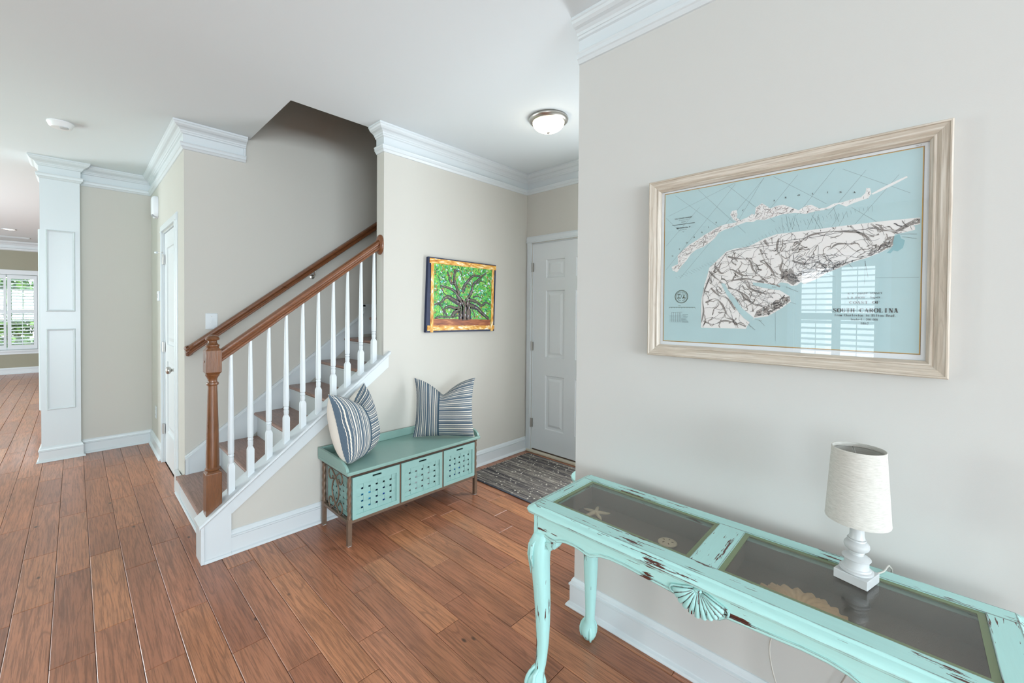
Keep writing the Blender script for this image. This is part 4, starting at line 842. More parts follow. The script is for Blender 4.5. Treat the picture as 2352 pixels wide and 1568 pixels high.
g = G(); g.prism([(1.99, 1.79), (2.635, 1.775), (2.62, 1.262), (1.985, 1.272)], 1, yb-.0006, yb); make('leafy_ground_layer', g, lv, pt)
g = G(); g.prism([(1.988, 1.332), (2.617, 1.318), (2.615, 1.262), (1.985, 1.275)], 1, yb-.0012, yb-.0007); make('painted_earth', g, gr, pt)
def ribbon(g, pts, ws, put, mi=0):
    n = len(pts); L_ = []
    for i in range(n):
        a = pts[max(i-1, 0)]; b = pts[min(i+1, n-1)]; dx, dy = b[0]-a[0], b[1]-a[1]; l = math.hypot(dx, dy) or 1
        nx_, ny_ = -dy/l*ws[i]/2, dx/l*ws[i]/2; L_.append((pts[i][0]+nx_, pts[i][1]+ny_)); L_.append((pts[i][0]-nx_, pts[i][1]-ny_))
    g.add([put(*p) for p in L_], [(2*i, 2*i+1, 2*i+3, 2*i+2) for i in range(n-1)], mi)
def smooth_line(pts, k=5):
    out = []; n = len(pts)
    for i in range(n-1):
        p0, p1, p2, p3 = pts[max(i-1, 0)], pts[i], pts[i+1], pts[min(i+2, n-1)]
        for q in range(k):
            t_ = q/k; out.append(tuple(.5*((2*p1[c])+(-p0[c]+p2[c])*t_+(2*p0[c]-5*p1[c]+4*p2[c]-p3[c])*t_*t_+(-p0[c]+3*p1[c]-3*p2[c]+p3[c])*t_**3) for c in (0, 1)))
    out.append(tuple(pts[-1])); return out
ar = random.Random(3)
g = G()
for _ in range(1500):
    u, v = ar.uniform(-.30, .31), ar.uniform(-.185, .255); a = ar.uniform(.2, 1.5)+ar.choice((0, math.pi/2)); l = ar.uniform(.006, .02); w_ = l*.4
    q = [(u-math.cos(a)*l, v-math.sin(a)*l), (u+math.sin(a)*w_, v-math.cos(a)*w_), (u+math.cos(a)*l, v+math.sin(a)*l), (u-math.sin(a)*w_, v+math.cos(a)*w_)]
    yo_ = yb-.0008-_*2.2e-7; g.flat([(2.30+p[0], yo_, 1.52+p[1]) for p in q], ar.choice((0, 0, 1, 1, 2, 3, 3, 4, 5)))
make('leaf_dabs', g, [pm('dab_'+n_, c_, .5) for n_, c_ in (('green', lin(60, 175, 60)), ('deep_green', lin(20, 105, 45)), ('olive', lin(150, 120, 50)), ('lime', lin(140, 205, 80)), ('pale_blue', lin(205, 225, 240)), ('teal', lin(60, 180, 150)))], pt, kind='stuff')
g = G()
for pts, w0, w1 in ART:
    sp_ = smooth_line(pts); n = len(sp_)
    W_ = [w0+(w1-w0)*i/(n-1) for i in range(n)]
    put = lambda k_: (lambda u, v: (2.30+u, yb-.0013-k_*.0003, 1.52+v))
    sp_ = [(p[0]+ar.gauss(0, .0012), p[1]+ar.gauss(0, .0012)) for p in sp_]
    ribbon(g, sp_, [(x*1.0+.003)*ar.uniform(.85, 1.2) for x in W_], put(0), 0)
    ribbon(g, [(p[0]+.001, p[1]+.001) for p in sp_], [x*.6*ar.uniform(.6, 1.15) for x in W_], put(1), 1)
    for i in range(n-2):
        for c_ in (2, 0, 3):
            o_ = ar.uniform(-.3, .3)*W_[i]
            if ar.random() < .5: ribbon(g, [(sp_[i][0]+o_, sp_[i][1]), (sp_[i+1][0]+o_+ar.gauss(0, .001), sp_[i+1][1])], [W_[i]*.17, W_[i]*.08], put(2+c_*.3), c_)
make('painted_branches', g, [pm('branch_dark', lin(34, 28, 44), .5), pm('branch_brown', lin(98, 82, 72), .5, var=.3, vscale=60), pm('branch_light', lin(168, 166, 176), .5, var=.3, vscale=60), pm('branch_moss', lin(70, 120, 50), .5)], pt)
for nm, pts, mt in (('top_border_band', [(1.950, 1.815), (2.683, 1.809), (2.681, 1.770), (1.948, 1.776)], og), ('bottom_border_band', [(1.930, 1.278), (2.664, 1.264), (2.663, 1.228), (1.928, 1.236)], og),
                    ('left_border_band', [(1.963, 1.776), (1.990, 1.776), (1.984, 1.222), (1.956, 1.223)], og2), ('right_border_band', [(2.630, 1.775), (2.658, 1.775), (2.648, 1.214), (2.619, 1.215)], og2)):
    g = G(); dd_ = .0006 if mt is og2 else 0; g.prism(pts, 1, yb-.0035-dd_, yb-.0001); make(nm, g, mt, pt)

# ------------------------------------------------ rug
rg = thing('striped_rug', (2.68, 2.0, 0), 'black, grey and white striped woven rug in front of the entry door', 'rug')
m, nt, b = newmat('woven_rug_yarn'); L = nt.links.new; geo = N(nt, 'ShaderNodeNewGeometry')
mp = N(nt, 'ShaderNodeMapping'); mp.inputs['Scale'].default_value = (95, .6, 1); L(geo.outputs['Position'], mp.inputs[0]); n1 = N(nt, 'ShaderNodeTexNoise', i={'Scale': 1, 'Detail': 3, 'Roughness': .7}); L(mp.outputs[0], n1.inputs['Vector'])
r1 = ramp(nt, [(.36, lin(50, 48, 52)), (.44, lin(88, 84, 86)), (.50, lin(126, 120, 116)), (.535, lin(200, 192, 178)), (.56, lin(60, 57, 60)), (.64, lin(112, 106, 102))]); L(n1.outputs['Fac'], r1.inputs[0])
vo = N(nt, 'ShaderNodeTexVoronoi', i={'Scale': 26}); L(geo.outputs['Position'], vo.inputs['Vector']); r2 = ramp(nt, [(.0, (1, 1, 1, 1)), (.16, (1, 1, 1, 1)), (.22, (0, 0, 0, 1))]); L(vo.outputs['Distance'], r2.inputs[0])
mx = N(nt, 'ShaderNodeMix', data_type='RGBA'); mx.inputs[7].default_value = lin(225, 220, 208); L(r2.outputs[0], mx.inputs[0]); L(r1.outputs[0], mx.inputs[6]); L(mx.outputs[2], b.inputs['Base Color']); b.inputs['Roughness'].default_value = .95
M['rug'] = m
g = G(); vs = []; fs = []; nr = 74; x0, x1, y0, y1 = 2.292, 3.058, 1.50, 2.684
prof = []
for i in range(nr):
    for q in range(4): t_ = (i+q/4)/nr; prof.append((x0+(x1-x0)*t_, .006+.0028*math.sin(math.pi*q/4)))
prof.append((x1, .006)); K = 30
for j in range(K+1):
    y = y0+(y1-y0)*j/K
    for i, (x, z) in enumerate(prof): vs.append((x+.0015*math.sin(y*40+i*.9), y+(.006*math.sin(i*.37)+.003*math.sin(i*1.7) if j in (0, K) else 0), z+.0008*math.sin(y*90+i)))
n = len(prof)
fs = [(j*n+i, j*n+i+1, (j+1)*n+i+1, (j+1)*n+i) for j in range(K) for i in range(n-1)]; g.add(vs, fs); g.box(x0, x1, y0, y1, .0006, .0058)
make('woven_field', g, M['rug'], rg, smooth=True)
for x in (x0-.008, x1+.001):
    g = G(); g.tube([(x+.003, y0, .0055), (x+.003, y1-.004, .0055)], .0048, 8); make('selvedge', g, pm('grey_blue_selvedge', lin(92, 100, 114), .95), rg, smooth=True)
g = G(); fq = random.Random(5)
for i in range(90):
    x = x0+(x1-x0)*(i+.5)/90; l = fq.uniform(.010, .022); g.tube([(x, y1-.002, .005), (x+fq.uniform(-.004, .004), y1+l*.6, .004), (x+fq.uniform(-.006, .006), y1+l, .0022)], .0016, 5, mi=i % 2)
make('fringe', g, [pm('dark_yarn', lin(56, 54, 60), .95), pm('light_yarn', lin(205, 200, 188), .95)], rg, kind='stuff')

# ------------------------------------------------ aqua stool in the entry, just showing past the wall
sc_ = (2.112, 1.318)
sl_ = thing('aqua_stool', (sc_[0], sc_[1], 0), 'small round aqua stool in the entry, its edge just showing past the wall corner', 'stool')
g = G(); g.lathe([(0, .408), (.125, .408), (.140, .411), (.145, .417), (.144, .426), (.135, .430), (0, .430)], (sc_[0], sc_[1], 0), 48, cap=False); make('seat', g, M['aqua_y'], sl_, smooth=True, auto=40)
g = G(); g.lathe([(.0, .001), (.09, .001), (.09, .012), (.03, .03), (.022, .06), (.022, .2), (.028, .3), (.022, .38), (.05, .4075), (0, .4075)], (sc_[0]+.03, sc_[1]-.03, 0), 24, cap=False); make('pedestal', g, M['aqua_z'], sl_, smooth=True, auto=40)

# ------------------------------------------------ console table
tb = thing('console_table', (1.345, .395, 0), 'long distressed aqua console table with claw feet and two glass display panels', 'table')
TX0, TX1, TY0, TY1, TZ = 1.128, 1.560, -.222, 1.010, .700
def rrect(x0, x1, y0, y1, c_, k=5):
    out = []
    for cx, cy, a0 in ((x1-c_, y1-c_, 0), (x0+c_, y1-c_, 90), (x0+c_, y0+c_, 180), (x1-c_, y0+c_, 270)):
        for i in range(k+1): a = math.radians(a0+90*i/k); out.append((cx+c_*math.cos(a), cy+c_*math.sin(a)))
    return out                                           # counter-clockwise: outside is on the right of travel
GP = [(1.212, 1.484, .446, .944), (1.212, 1.484, -.140, .370)]
il = .030
g = G(); x0, x1, y0, y1 = TX0+il, TX1-il, TY0+il, TY1-il
ti = .673
g.box(x0, 1.212, y0, y1, ti, TZ); make('front_top_rail', g, M['aqua_y'], tb)
g = G(); g.box(1.484, x1, y0, y1, ti, TZ); make('back_top_rail', g, M['aqua_y'], tb)
for a, b, nm in ((.944, y1, 'left_top_rail'), (.370, .446, 'centre_top_rail'), (y0, -.140, 'right_top_rail')):
    g = G(); g.box(1.2122, 1.4838, a, b, ti, TZ-.0003); make(nm, g, M['aqua_x'], tb)
EP = [(-.003, TZ-.002), (-.0005, TZ-.0004), (.0005, TZ), (.004, TZ-.0015), (.0065, TZ-.005), (.0075, TZ-.0055), (.018, TZ-.008), (.026, TZ-.013), (.029, TZ-.019), (.026, TZ-.026), (.018, TZ-.029), (.012, TZ-.033), (.006, TZ-.036), (-.003, TZ-.036)]
g = G(); g.sweep(rrect(x0, x1, y0, y1, .004), [(o, z) for o, z in EP], closed=True); make('edge_moulding', g, M['aqua_y'], tb, smooth=True, auto=35)
for (a, b, c_, d) in GP:
    g = G(); z = TZ-.003
    vs = []; fs = []
    for (o, zz) in ((0.0003, z), (.014, z-.0004), (.014, z-.005), (.0003, z-.005)):
        vs += [(a+o, c_+o, zz), (b-o, c_+o, zz), (b-o, d-o, zz), (a+o, d-o, zz)]
    for r in range(4):
        for i in range(4): fs.append((r*4+i, r*4+(i+1) % 4, ((r+1) % 4)*4+(i+1) % 4, ((r+1) % 4)*4+i))
    g.add(vs, fs); make('bevelled_glass_edge', g, M['bevelglass'], tb)
    g = G(); g.box(a+.0143, b-.0143, c_+.0143, d-.0143, z-.005, z-.0005); make('glass_panel', g, M['tabletop_glass'], tb)
    g = G(); g.holes(a-.012, b+.012, c_-.012, d+.012, 0, .065, [(a-.002, b+.002, c_-.002, d+.002)], fZ(.6075)); g.box(a-.012, b+.012, c_-.012, d+.012, .6035, .6075); make('display_well', g, M['felt'], tb)
# apron boards with shaped lower edges
AP = [(.972, .596), (.93, .594), (.90, .588), (.885, .590), (.865, .600), (.84, .607), (.81, .608), (.785, .606), (.76, .600), (.741, .599), (.725, .606), (.705, .615), (.67, .621), (.62, .622), (.56, .618), (.50, .615), (.46, .612), (.445, .600), (.425, .592), (.395, .590)]
AP = AP+[(.79-y, z) for y, z in reversed(AP[:-1])]
def apron(nm, x, sgn):
    g = G(); pts = [(y, z) for y, z in AP]+[(-.18, .672), (.972, .672)]; g.prism(pts, 0, x, x+.018); o = make(nm, g, M['aqua_y'], tb)
    g = G(); n = len(AP)
    for seg in (AP[1:-20 if False else 17], AP[-17:-1]):
        g.tube([(x+(-.0005 if sgn < 0 else .0185), y, z+.010) for y, z in seg], .0022, 6)
    make('beaded_line', g, M['aqua_y'], o, smooth=True); return o
ap = apron('front_apron', 1.158, -1); apron('back_apron', 1.512, 1)
for y in (.950, -.178):
    g = G(); pts = [(1.176, .672), (1.512, .672), (1.512, .592), (1.47, .588), (1.44, .602), (1.40, .612), (1.344, .616), (1.288, .612), (1.248, .602), (1.218, .588), (1.176, .592)]
    g.prism(pts, 1, y, y+.018); make('end_apron', g, M['aqua_x'], tb)
# carved shell in the middle of the front apron
g = G(); cy_, cz_ = .400, .660
for i in range(11):
    a = math.radians(-78+156*i/10); ln = .058-.006*abs(math.sin(a))+.006*math.cos(a)*0; ly = .062*math.sin(a)*1.05; lz = -ln*math.cos(a)*.95-.012
    p0 = Vector((1.1565, cy_+ly*.16, cz_-.008)); p1 = Vector((1.154, cy_+ly*.6, cz_-.008+lz*.55)); p2 = Vector((1.1545, cy_+ly, cz_-.008+lz)); p3 = Vector((1.157, cy_+ly*1.04, cz_-.008+lz*1.06))
    g.tube([p0, p1, p2, p3], [.0025, .0060, .0080, .0035], 8)
for s_ in (1, -1):
    pts = []
    for i in range(14): t_ = i/13; a = t_*math.pi*1.6; r = .012*(1-.5*t_); pts.append((1.1555, cy_+s_*(.066+r*math.sin(a)), cz_-.022+r*math.cos(a)-.01))
    g.tube([(1.156, cy_+s_*.012, cz_-.002), (1.1555, cy_+s_*.04, cz_-.012)]+pts, .0035, 6)
g.lathe([(0, -.006), (.010, -.004), (.013, 0), (.010, .004), (0, .006)], (1.157, cy_, cz_-.004), 12, cap=False)
make('carved_shell', g, M['aqua_z'], ap, smooth=True)
# cabriole legs with ball-and-claw feet
def leg(cx, cy, dx, dy):
    d = Vector((dx, dy, 0)).normalized(); e = Vector((-d.y, d.x, 0)); P0 = Vector((cx, cy, 0))
    g = G(); g.box(*((cx-.031, cx+.011) if cx < 1.3 else (cx-.004, cx+.031)), *((cy+.008, cy+.026) if cy > 0 else (cy-.026, cy-.012)), .585, .6725); post = make('corner_post', g, M['aqua_z'], tb, bevel=.002)
    st_ = [(.600, .0, .036), (.585, .003, .037), (.560, .012, .0410), (.530, .016, .0400), (.500, .016, .0370), (.460, .013, .0340), (.40, .009, .0315), (.33, .005, .0290), (.26, .003, .0260), (.19, .003, .0228), (.14, .006, .0205), (.105, .010, .0200), (.085, .014, .0190), (.070, .021, .0250), (.052, .027, .0310), (.035, .030, .0335), (.018, .030, .0310), (.004, .029, .0240)]
    g = G(); vs = []; n = 20; fs = []
    for z, o, r in st_:
        c_ = P0+d*o
        sq = .42 if z > .12 else 0
        for q in range(n):
            a = 2*math.pi*q/n; ux, uy = math.cos(a), math.sin(a); m_ = (abs(ux)**(2+3*sq)+abs(uy)**(2+3*sq))**(-1/(2+3*sq)); rr = r*(1-sq*.35)*m_*(1 if sq == 0 else 1.05)
            vs.append((c_.x+ux*rr, c_.y+uy*rr, z))
    for k in range(len(st_)-1):
        for q in range(n): fs.append((k*n+q, k*n+(q+1) % n, (k+1)*n+(q+1) % n, (k+1)*n+q))
    fs += [tuple(range(n-1, -1, -1)), tuple((len(st_)-1)*n+q for q in range(n))]; g.add(vs, fs)
    lg = make('cabriole_leg', g, M['aqua_z'], tb, smooth=True)
    for ang in (-72, 0, 72, 180):                        # claws gripping the ball
        a = math.radians(ang); v = d*math.cos(a)+e*math.sin(a); c_ = P0+d*.029
        pts = [P0+d*.012+v*.014+Vector((0, 0, .100)), c_+v*.020+Vector((0, 0, .075)), c_+v*.029+Vector((0, 0, .058)), c_+v*.034+Vector((0, 0, .040)), c_+v*.034+Vector((0, 0, .020)), c_+v*.031+Vector((0, 0, .0055))]
        g = G(); g.tube(pts, [.005, .0068, .0072, .0072, .0060, .0042], 8); make('claw', g, M['aqua_z'], lg, smooth=True)
    # knee carving and side scrolls
    g = G()
    for k_, s_ in enumerate((-.55, 0, .55)):
        v = (d*math.cos(s_)+e*math.sin(s_)); pts = [P0+v*.036+Vector((0, 0, .575)), P0+d*.012+v*.041+Vector((0, 0, .550)), P0+d*.016+v*.041+Vector((0, 0, .515)), P0+d*.013+v*.0355+Vector((0, 0, .470 if s_ else .44))]
        g.tube(pts, [.003, .0065, .006, .0015], 7)
    make('carved_leaf', g, M['aqua_z'], lg, smooth=True)
    for ax in (0, 1):
        sx_ = (-1 if dx > 0 else 1) if ax == 0 else 0; sy_ = (-1 if dy > 0 else 1) if ax == 1 else 0
        v = Vector((sx_, sy_, 0)); f = Vector((0, dy, 0)) if ax == 0 else Vector((dx, 0, 0)); f = f.normalized()
        pr = [(.015, .597), (.066, .597), (.072, .590), (.072, .574), (.064, .562), (.052, .558), (.046, .548), (.040, .546), (.030, .560), (.015, .540)]
        A_ = [P0+v*p-f*.012+Vector((0, 0, q)) for p, q in pr]; B_ = [P0+v*p+f*.026+Vector((0, 0, q)) for p, q in pr]; n2 = len(pr)
        g = G(); g.add(A_+B_, [tuple(range(n2)), tuple(range(2*n2-1, n2-1, -1))]+[(i, (i+1) % n2, n2+(i+1) % n2, n2+i) for i in range(n2)])
        make('knee_bracket', g, M['aqua_z'], lg, bevel=.004)
        g = G(); g.T = None
        pts = []
        for i in range(16): t_ = i/15; a = -1.2+t_*math.pi*1.7; r = .013*(1-.55*t_); pts.append(P0+v*(.052-r*math.cos(a))+f*.0265+Vector((0, 0, .574+r*math.sin(a))))
        g.tube([P0+v*.022+f*.027+Vector((0, 0, .545)), P0+v*.030+f*.028+Vector((0, 0, .575))]+pts[5:], .0026, 6); make('scroll_line', g, M['aqua_z'], lg, smooth=True)
for cx, cy, dx, dy in ((1.187, .956, -1, 1), (1.501, .956, 1, 1), (1.187, -.166, -1, -1), (1.501, -.166, 1, -1)): leg(cx, cy, dx, dy)

# shells lying in the display wells
M['sand'] = pm('bone_white_shell', lin(246, 232, 204), .7, bump=.5, bscale=300)
M['tan'] = pm('tan_shell', lin(228, 194, 152), .65, bump=.3, bscale=200, var=.2, vscale=60)
zb = .6085
def starfish(loc, r, rot, label):
    t = thing('starfish', loc, label, 'starfish'); g = G(); vs = []; n = 10; c_ = Vector(loc)
    for k_, (h, s_) in enumerate(((0, 1), (.005, .92), (.009, .45))):
        for i in range(40):
            a = 2*math.pi*i/40; w_ = (math.cos(5*a)*.5+.5)**2.6; rr = r*(.24+.76*w_)*s_; vs.append(c_+Vector((rr*math.cos(a+rot), rr*math.sin(a+rot), h*(1 if s_ > .5 else 1))))
    vs.append(c_+Vector((0, 0, .012)))
    fs = [(k_*40+i, k_*40+(i+1) % 40, (k_+1)*40+(i+1) % 40, (k_+1)*40+i) for k_ in range(2) for i in range(40)]+[(80+i, 80+(i+1) % 40, 120) for i in range(40)]+[tuple(range(39, -1, -1))]
    g.add(vs, fs); make('arms', g, M['sand'], t, smooth=True)
starfish((1.412, .882, zb), .060, .35, 'pale five-armed starfish under the left glass panel of the table')
starfish((1.300, .850, zb), .042, 1.0, 'smaller starfish half hidden by the front rail under the left glass panel')
t = thing('sand_dollar', (1.405, .590, zb), 'round cream sand dollar under the left glass panel of the table', 'shell')
g = G(); g.lathe([(0, 0), (.030, 0), (.032, .002), (.028, .004), (.0, .007)], (1.405, .590, zb), 32, cap=False); make('disc', g, M['sand'], t, smooth=True)
for i in range(5):
    a = i*2*math.pi/5; p = Vector((1.405+.011*math.cos(a), .590+.011*math.sin(a), zb+.0052)); q = Vector((1.405+.020*math.cos(a), .590+.020*math.sin(a), zb+.0046))
    g = G(); g.tube([p, (p+q)/2+Vector((0, 0, .0006)), q], [.0012, .0022, .0010], 6); make('petal_slot', g, pm('petal_brown', lin(150, 128, 98), .8), t, smooth=True)
t = thing('fan_shell', (1.34, .205, zb), 'large tan fan-shaped shell under the right glass panel, near the lamp', 'shell')
for k_, (rad, z0_, sc__) in enumerate(((.112, 0, 1.0), (.088, .012, .9))):
    g = G(); vs = []; fs = []; nr_, na = 8, 60; cx, cy = 1.305, .20
    for j in range(nr_+1):
        t_ = .06+.94*j/nr_
        for i in range(na+1):
            a = math.radians(-92+184*i/na)+.15; rib = math.cos(i*math.pi*2/5)
            rr = rad*t_*(1+.035*rib*t_); z = zb+z0_+.020*math.sin(math.pi*min(t_, 1)*.85)*math.cos((a-.15)*.75)**.5*sc__+.0028*rib*t_+.0012*math.cos(j*math.pi)
            vs.append((cx+rr*math.cos(a), cy+rr*math.sin(a)*1.05, max(z, zb+.0005)))
    for j in range(nr_):
        for i in range(na): b_ = j*(na+1)+i; fs.append((b_, b_+1, b_+na+2, b_+na+1))
    g.add(vs, fs); make('ribbed_fan', g, M['tan'], t, smooth=True)
g = G(); g.tube([(1.302, .17, zb+.006), (1.300, .20, zb+.008), (1.302, .23, zb+.006)], [.004, .008, .004], 8); make('hinge_end', g, M['tan'], t, smooth=True)

# ------------------------------------------------ table lamp
lc = (1.432, .092); lz = TZ-.0034
lp = thing('table_lamp', (lc[0], lc[1], lz), 'small white turned table lamp with a cream linen drum shade', 'lamp')
wht = pm('white_lamp_paint', (.60, .62, .62, 1), .3, coat=.15)
g = G(); g.T = Matrix.Translation((lc[0], lc[1], lz)) @ Matrix.Rotation(math.radians(-16), 4, 'Z'); g.box(-.037, .037, -.037, .037, .0003, .024); make('square_plinth', g, wht, lp, bevel=.0015)
g = G(); g.lathe([(.0, .0242), (.0345, .0242), (.0362, .0265), (.0362, .0295), (.0335, .0315), (.0315, .0320), (.0300, .0350), (.0272, .0372), (.0265, .0395), (.0262, .0560), (.0300, .0575), (.0308, .0592), (.0308, .0608), (.0285, .0622), (.0262, .0640), (.0205, .0672), (.0150, .0690), (.0138, .0710), (.0138, .0735), (.0165, .0745), (.0172, .0760), (.0165, .0775), (.0200, .0800), (.0255, .0850), (.0275, .0910), (.0270, .0965), (.0235, .1020), (.0185, .1055), (.0180, .1075), (.0205, .1085), (.0205, .1105), (.0180, .1115), (.0172, .1130), (.0168, .1160), (.0160, .1180), (.0150, .1400), (.0142, .1780), (.006, .180), (.0, .180)], (lc[0], lc[1], lz), 40, cap=False); make('turned_body', g, wht, lp, smooth=True, auto=24)
m, nt, b = newmat('linen_lampshade'); L = nt.links.new; tc = N(nt, 'ShaderNodeTexCoord'); mp = N(nt, 'ShaderNodeMapping'); mp.inputs['Scale'].default_value = (60, 60, 900); L(tc.outputs['Object'], mp.inputs[0]); n1 = N(nt, 'ShaderNodeTexNoise', i={'Scale': 1, 'Detail': 4, 'Roughness': .7}); L(mp.outputs[0], n1.inputs['Vector'])
r1 = ramp(nt, [(.3, lin(188, 186, 178)), (.6, lin(216, 214, 207))]); L(n1.outputs['Fac'], r1.inputs[0]); L(r1.outputs[0], b.inputs['Base Color']); b.inputs['Roughness'].default_value = .9
bp = N(nt, 'ShaderNodeBump', i={'Strength': .35, 'Distance': .001}); L(n1.outputs['Fac'], bp.inputs['Height']); L(bp.outputs[0], b.inputs['Normal'])
z0_, z1_, r0_, r1_ = .160, .350, .0690, .0575
g = G(); g.lathe([(r0_, z0_), (r0_+.0006, z0_+.003), (r0_, z0_+.006), (r1_, z1_-.005), (r1_+.0006, z1_-.003), (r1_, z1_), (r1_-.002, z1_), (r0_-.002, z0_)], (lc[0], lc[1], lz), 56, cap=False)
for i in range(56): g.f.append([7*56+i, 7*56+(i+1) % 56, (i+1) % 56, i]); g.m.append(0)
make('lamp_shade', g, m, lp, smooth=True, auto=40)
g = G(); sh = .340
for a in (0.3, 2.39, 4.49): g.tube([(lc[0]+.006*math.cos(a), lc[1]+.006*math.sin(a), lz+.325), (lc[0]+(r1_-.003)*math.cos(a), lc[1]+(r1_-.003)*math.sin(a), lz+sh)], .0012, 6)
g.tube([(lc[0]+(r1_-.0025)*math.cos(2*math.pi*i/40), lc[1]+(r1_-.0025)*math.sin(2*math.pi*i/40), lz+sh) for i in range(40)], .0012, 6, closed=True)
g.tube([(lc[0], lc[1], lz+.18), (lc[0], lc[1], lz+.33)], .004, 10); make('shade_carrier', g, M['nickel'], lp, smooth=True)
g = G(); g.lathe([(0, .19), (.010, .19), (.011, .225), (.018, .24), (.024, .262), (.022, .28), (.010, .293), (0, .296)], (lc[0], lc[1], lz), 24, cap=False); make('bulb', g, M['trim'], lp, smooth=True)
g = G(); crd = [(1.462, .070, lz+.006), (1.487, .052, lz+.008), (1.515, .040, TZ+.0035), (1.548, .034, TZ+.003), (1.572, .030, TZ-.004), (1.583, .030, .66), (1.600, .10, .50), (1.612, .22, .40), (1.617, .300, .345), (1.616, .325, .27), (1.610, .300, .16), (1.604, .24, .055), (1.600, .16, .006), (1.590, .02, .005)]
g.tube(smooth_line3(crd), .0024, 8); make('power_cord', g, pm('clear_grey_cord', (.55, .53, .48, 1), .35), lp, smooth=True)
g = G(); g.tube(smooth_line3([(1.600, .06, .60), (1.625, .095, .40), (1.627, .122, .30), (1.625, .150, .22), (1.612, .18, .10), (1.604, .16, .012)]), .0024, 8)
ec = make('extension_cord', g, pm('grey_brown_cord', (.40, .37, .33, 1), .4), None, smooth=True); tag(ec, 'thin grey cord hanging against the wall below the lamp', 'cord')

# ------------------------------------------------ framed coastal map
mpd = thing('framed_map', (XM, .3445, 1.575), 'large coastal survey map in pale blue and white, in a whitewashed wood frame', 'framed map')
WC = [lin(188, 176, 160), lin(198, 188, 174)]
fwy = wood('whitewashed_frame_lengthwise', WC, 1, 2.6, .5, vr=(.93, 1.06), pore=(.38, .46), darkamt=.3, dark=lin(118, 100, 84), bump=.12); fwz = wood('whitewashed_frame_upright', WC, 2, 2.6, .5, vr=(.93, 1.06), pore=(.38, .46), darkamt=.3, dark=lin(118, 100, 84), bump=.12)
for mm in (fwy, fwz):
    nt = mm.node_tree; b = nt.nodes['Principled BSDF']; src = b.inputs['Base Color'].links[0].from_socket; mx = N(nt, 'ShaderNodeMix', data_type='RGBA'); mx.inputs[7].default_value = lin(226, 220, 210)
    geo = N(nt, 'ShaderNodeNewGeometry'); mp = N(nt, 'ShaderNodeMapping'); mp.inputs['Scale'].default_value = (130, 4, 130) if mm is fwy else (130, 130, 4); nt.links.new(geo.outputs['Position'], mp.inputs[0])
    n1 = N(nt, 'ShaderNodeTexNoise', i={'Scale': 1, 'Detail': 4}); nt.links.new(mp.outputs[0], n1.inputs['Vector']); r1 = ramp(nt, [(.48, (0, 0, 0, 1)), (.68, (.7, .7, .7, 1))]); nt.links.new(n1.outputs['Fac'], r1.inputs[0])
    nt.links.new(r1.outputs[0], mx.inputs[0]); nt.links.new(src, mx.inputs[6]); nt.links.new(mx.outputs[2], b.inputs['Base Color'])
FY0, FY1, FZ0, FZ1 = -.078, .767, 1.229, 1.921; fw = .0445
FP = [(0, .001), (0, .038), (.003, .041), (.0065, .041), (.008, .0385), (.022, .036), (.031, .030), (.033, .0325), (.037, .0325), (.0405, .028), (.0445, .024), (.0445, .001)]      # (inwards, proud)
for nm, ca, cb, mt in (('bottom_rail', (FY0, FZ0, 1, 1), (FY1, FZ0, -1, 1), fwy), ('top_rail', (FY0, FZ1, 1, -1), (FY1, FZ1, -1, -1), fwy), ('left_stile', (FY1, FZ0, -1, 1), (FY1, FZ1, -1, -1), fwz), ('right_stile', (FY0, FZ0, 1, 1), (FY0, FZ1, 1, -1), fwz)):
    n = len(FP); g = G(); g.add([(XM-d_, c_[0]+c_[2]*o_, c_[1]+c_[3]*o_) for c_ in (ca, cb) for o_, d_ in FP], [tuple(range(n)), tuple(range(2*n-1, n-1, -1))]+[(i, (i+1) % n, n+(i+1) % n, n+i) for i in range(n)]); make(nm, g, mt, mpd)
XP = 1.6265
g = G(); g.box(XP, XM-.001, FY0+fw-.003, FY1-fw+.003, FZ0+fw-.003, FZ1-fw+.003); sheet = make('map_sheet', g, pm('white_map_paper', (.82, .85, .88, 1), .7), mpd)
g = G(); g.box(1.6185, 1.6203, FY0+fw-.0004, FY1-fw+.0004, FZ0+fw-.0004, FZ1-fw+.0004); make('glazing', g, glass('picture_glass', (1, 1, 1, 1), 1.78), mpd)
def put(layer): return lambda u, v: (XP-.00025*layer, .3445-u/1000, 1.578+v/1000)
MC = {'blue': pm('map_sea_blue', lin(184, 214, 218), .7, var=.04, vscale=14), 'white': pm('map_land_white', lin(244, 242, 240), .7), 'lgrey': pm('map_light_grey', lin(190, 186, 182), .7), 'grey': pm('map_marsh_grey', lin(150, 144, 140), .7, var=.15, vscale=90), 'line': pm('map_ink', lin(70, 66, 70), .7), 'gold': pm('map_gold_line', lin(196, 150, 50), .5), 'black': pm('map_black_line', lin(40, 38, 36), .6), 'pale': pm('map_thin_line', lin(118, 140, 146), .7), 'shoal': pm('map_shoal_blue', lin(140, 188, 196), .7), 'pink': pm('map_pink_tint', lin(160, 120, 118), .7), 'seal': pm('map_seal_green', lin(70, 86, 66), .7)}
MK = list(MC); ML = [MC[k_] for k_ in MK]; mi_ = {k_: i for i, k_ in enumerate(MK)}
g = G()
def fp(pts, layer, c_): g.flat([put(layer)(*p) for p in pts], mi_[c_])
bd = [(-366, 290), (366, 288), (366, -287), (-366, -290)]
def off(p, d): return [(x+(d if x < 0 else -d), y+(d if y < 0 else -d)) for x, y in p]
fp(off(bd, -2.2), 1, 'black'); fp(off(bd, -1.3), 2, 'gold'); fp(off(bd, 1.0), 3, 'blue')
D = MAPD
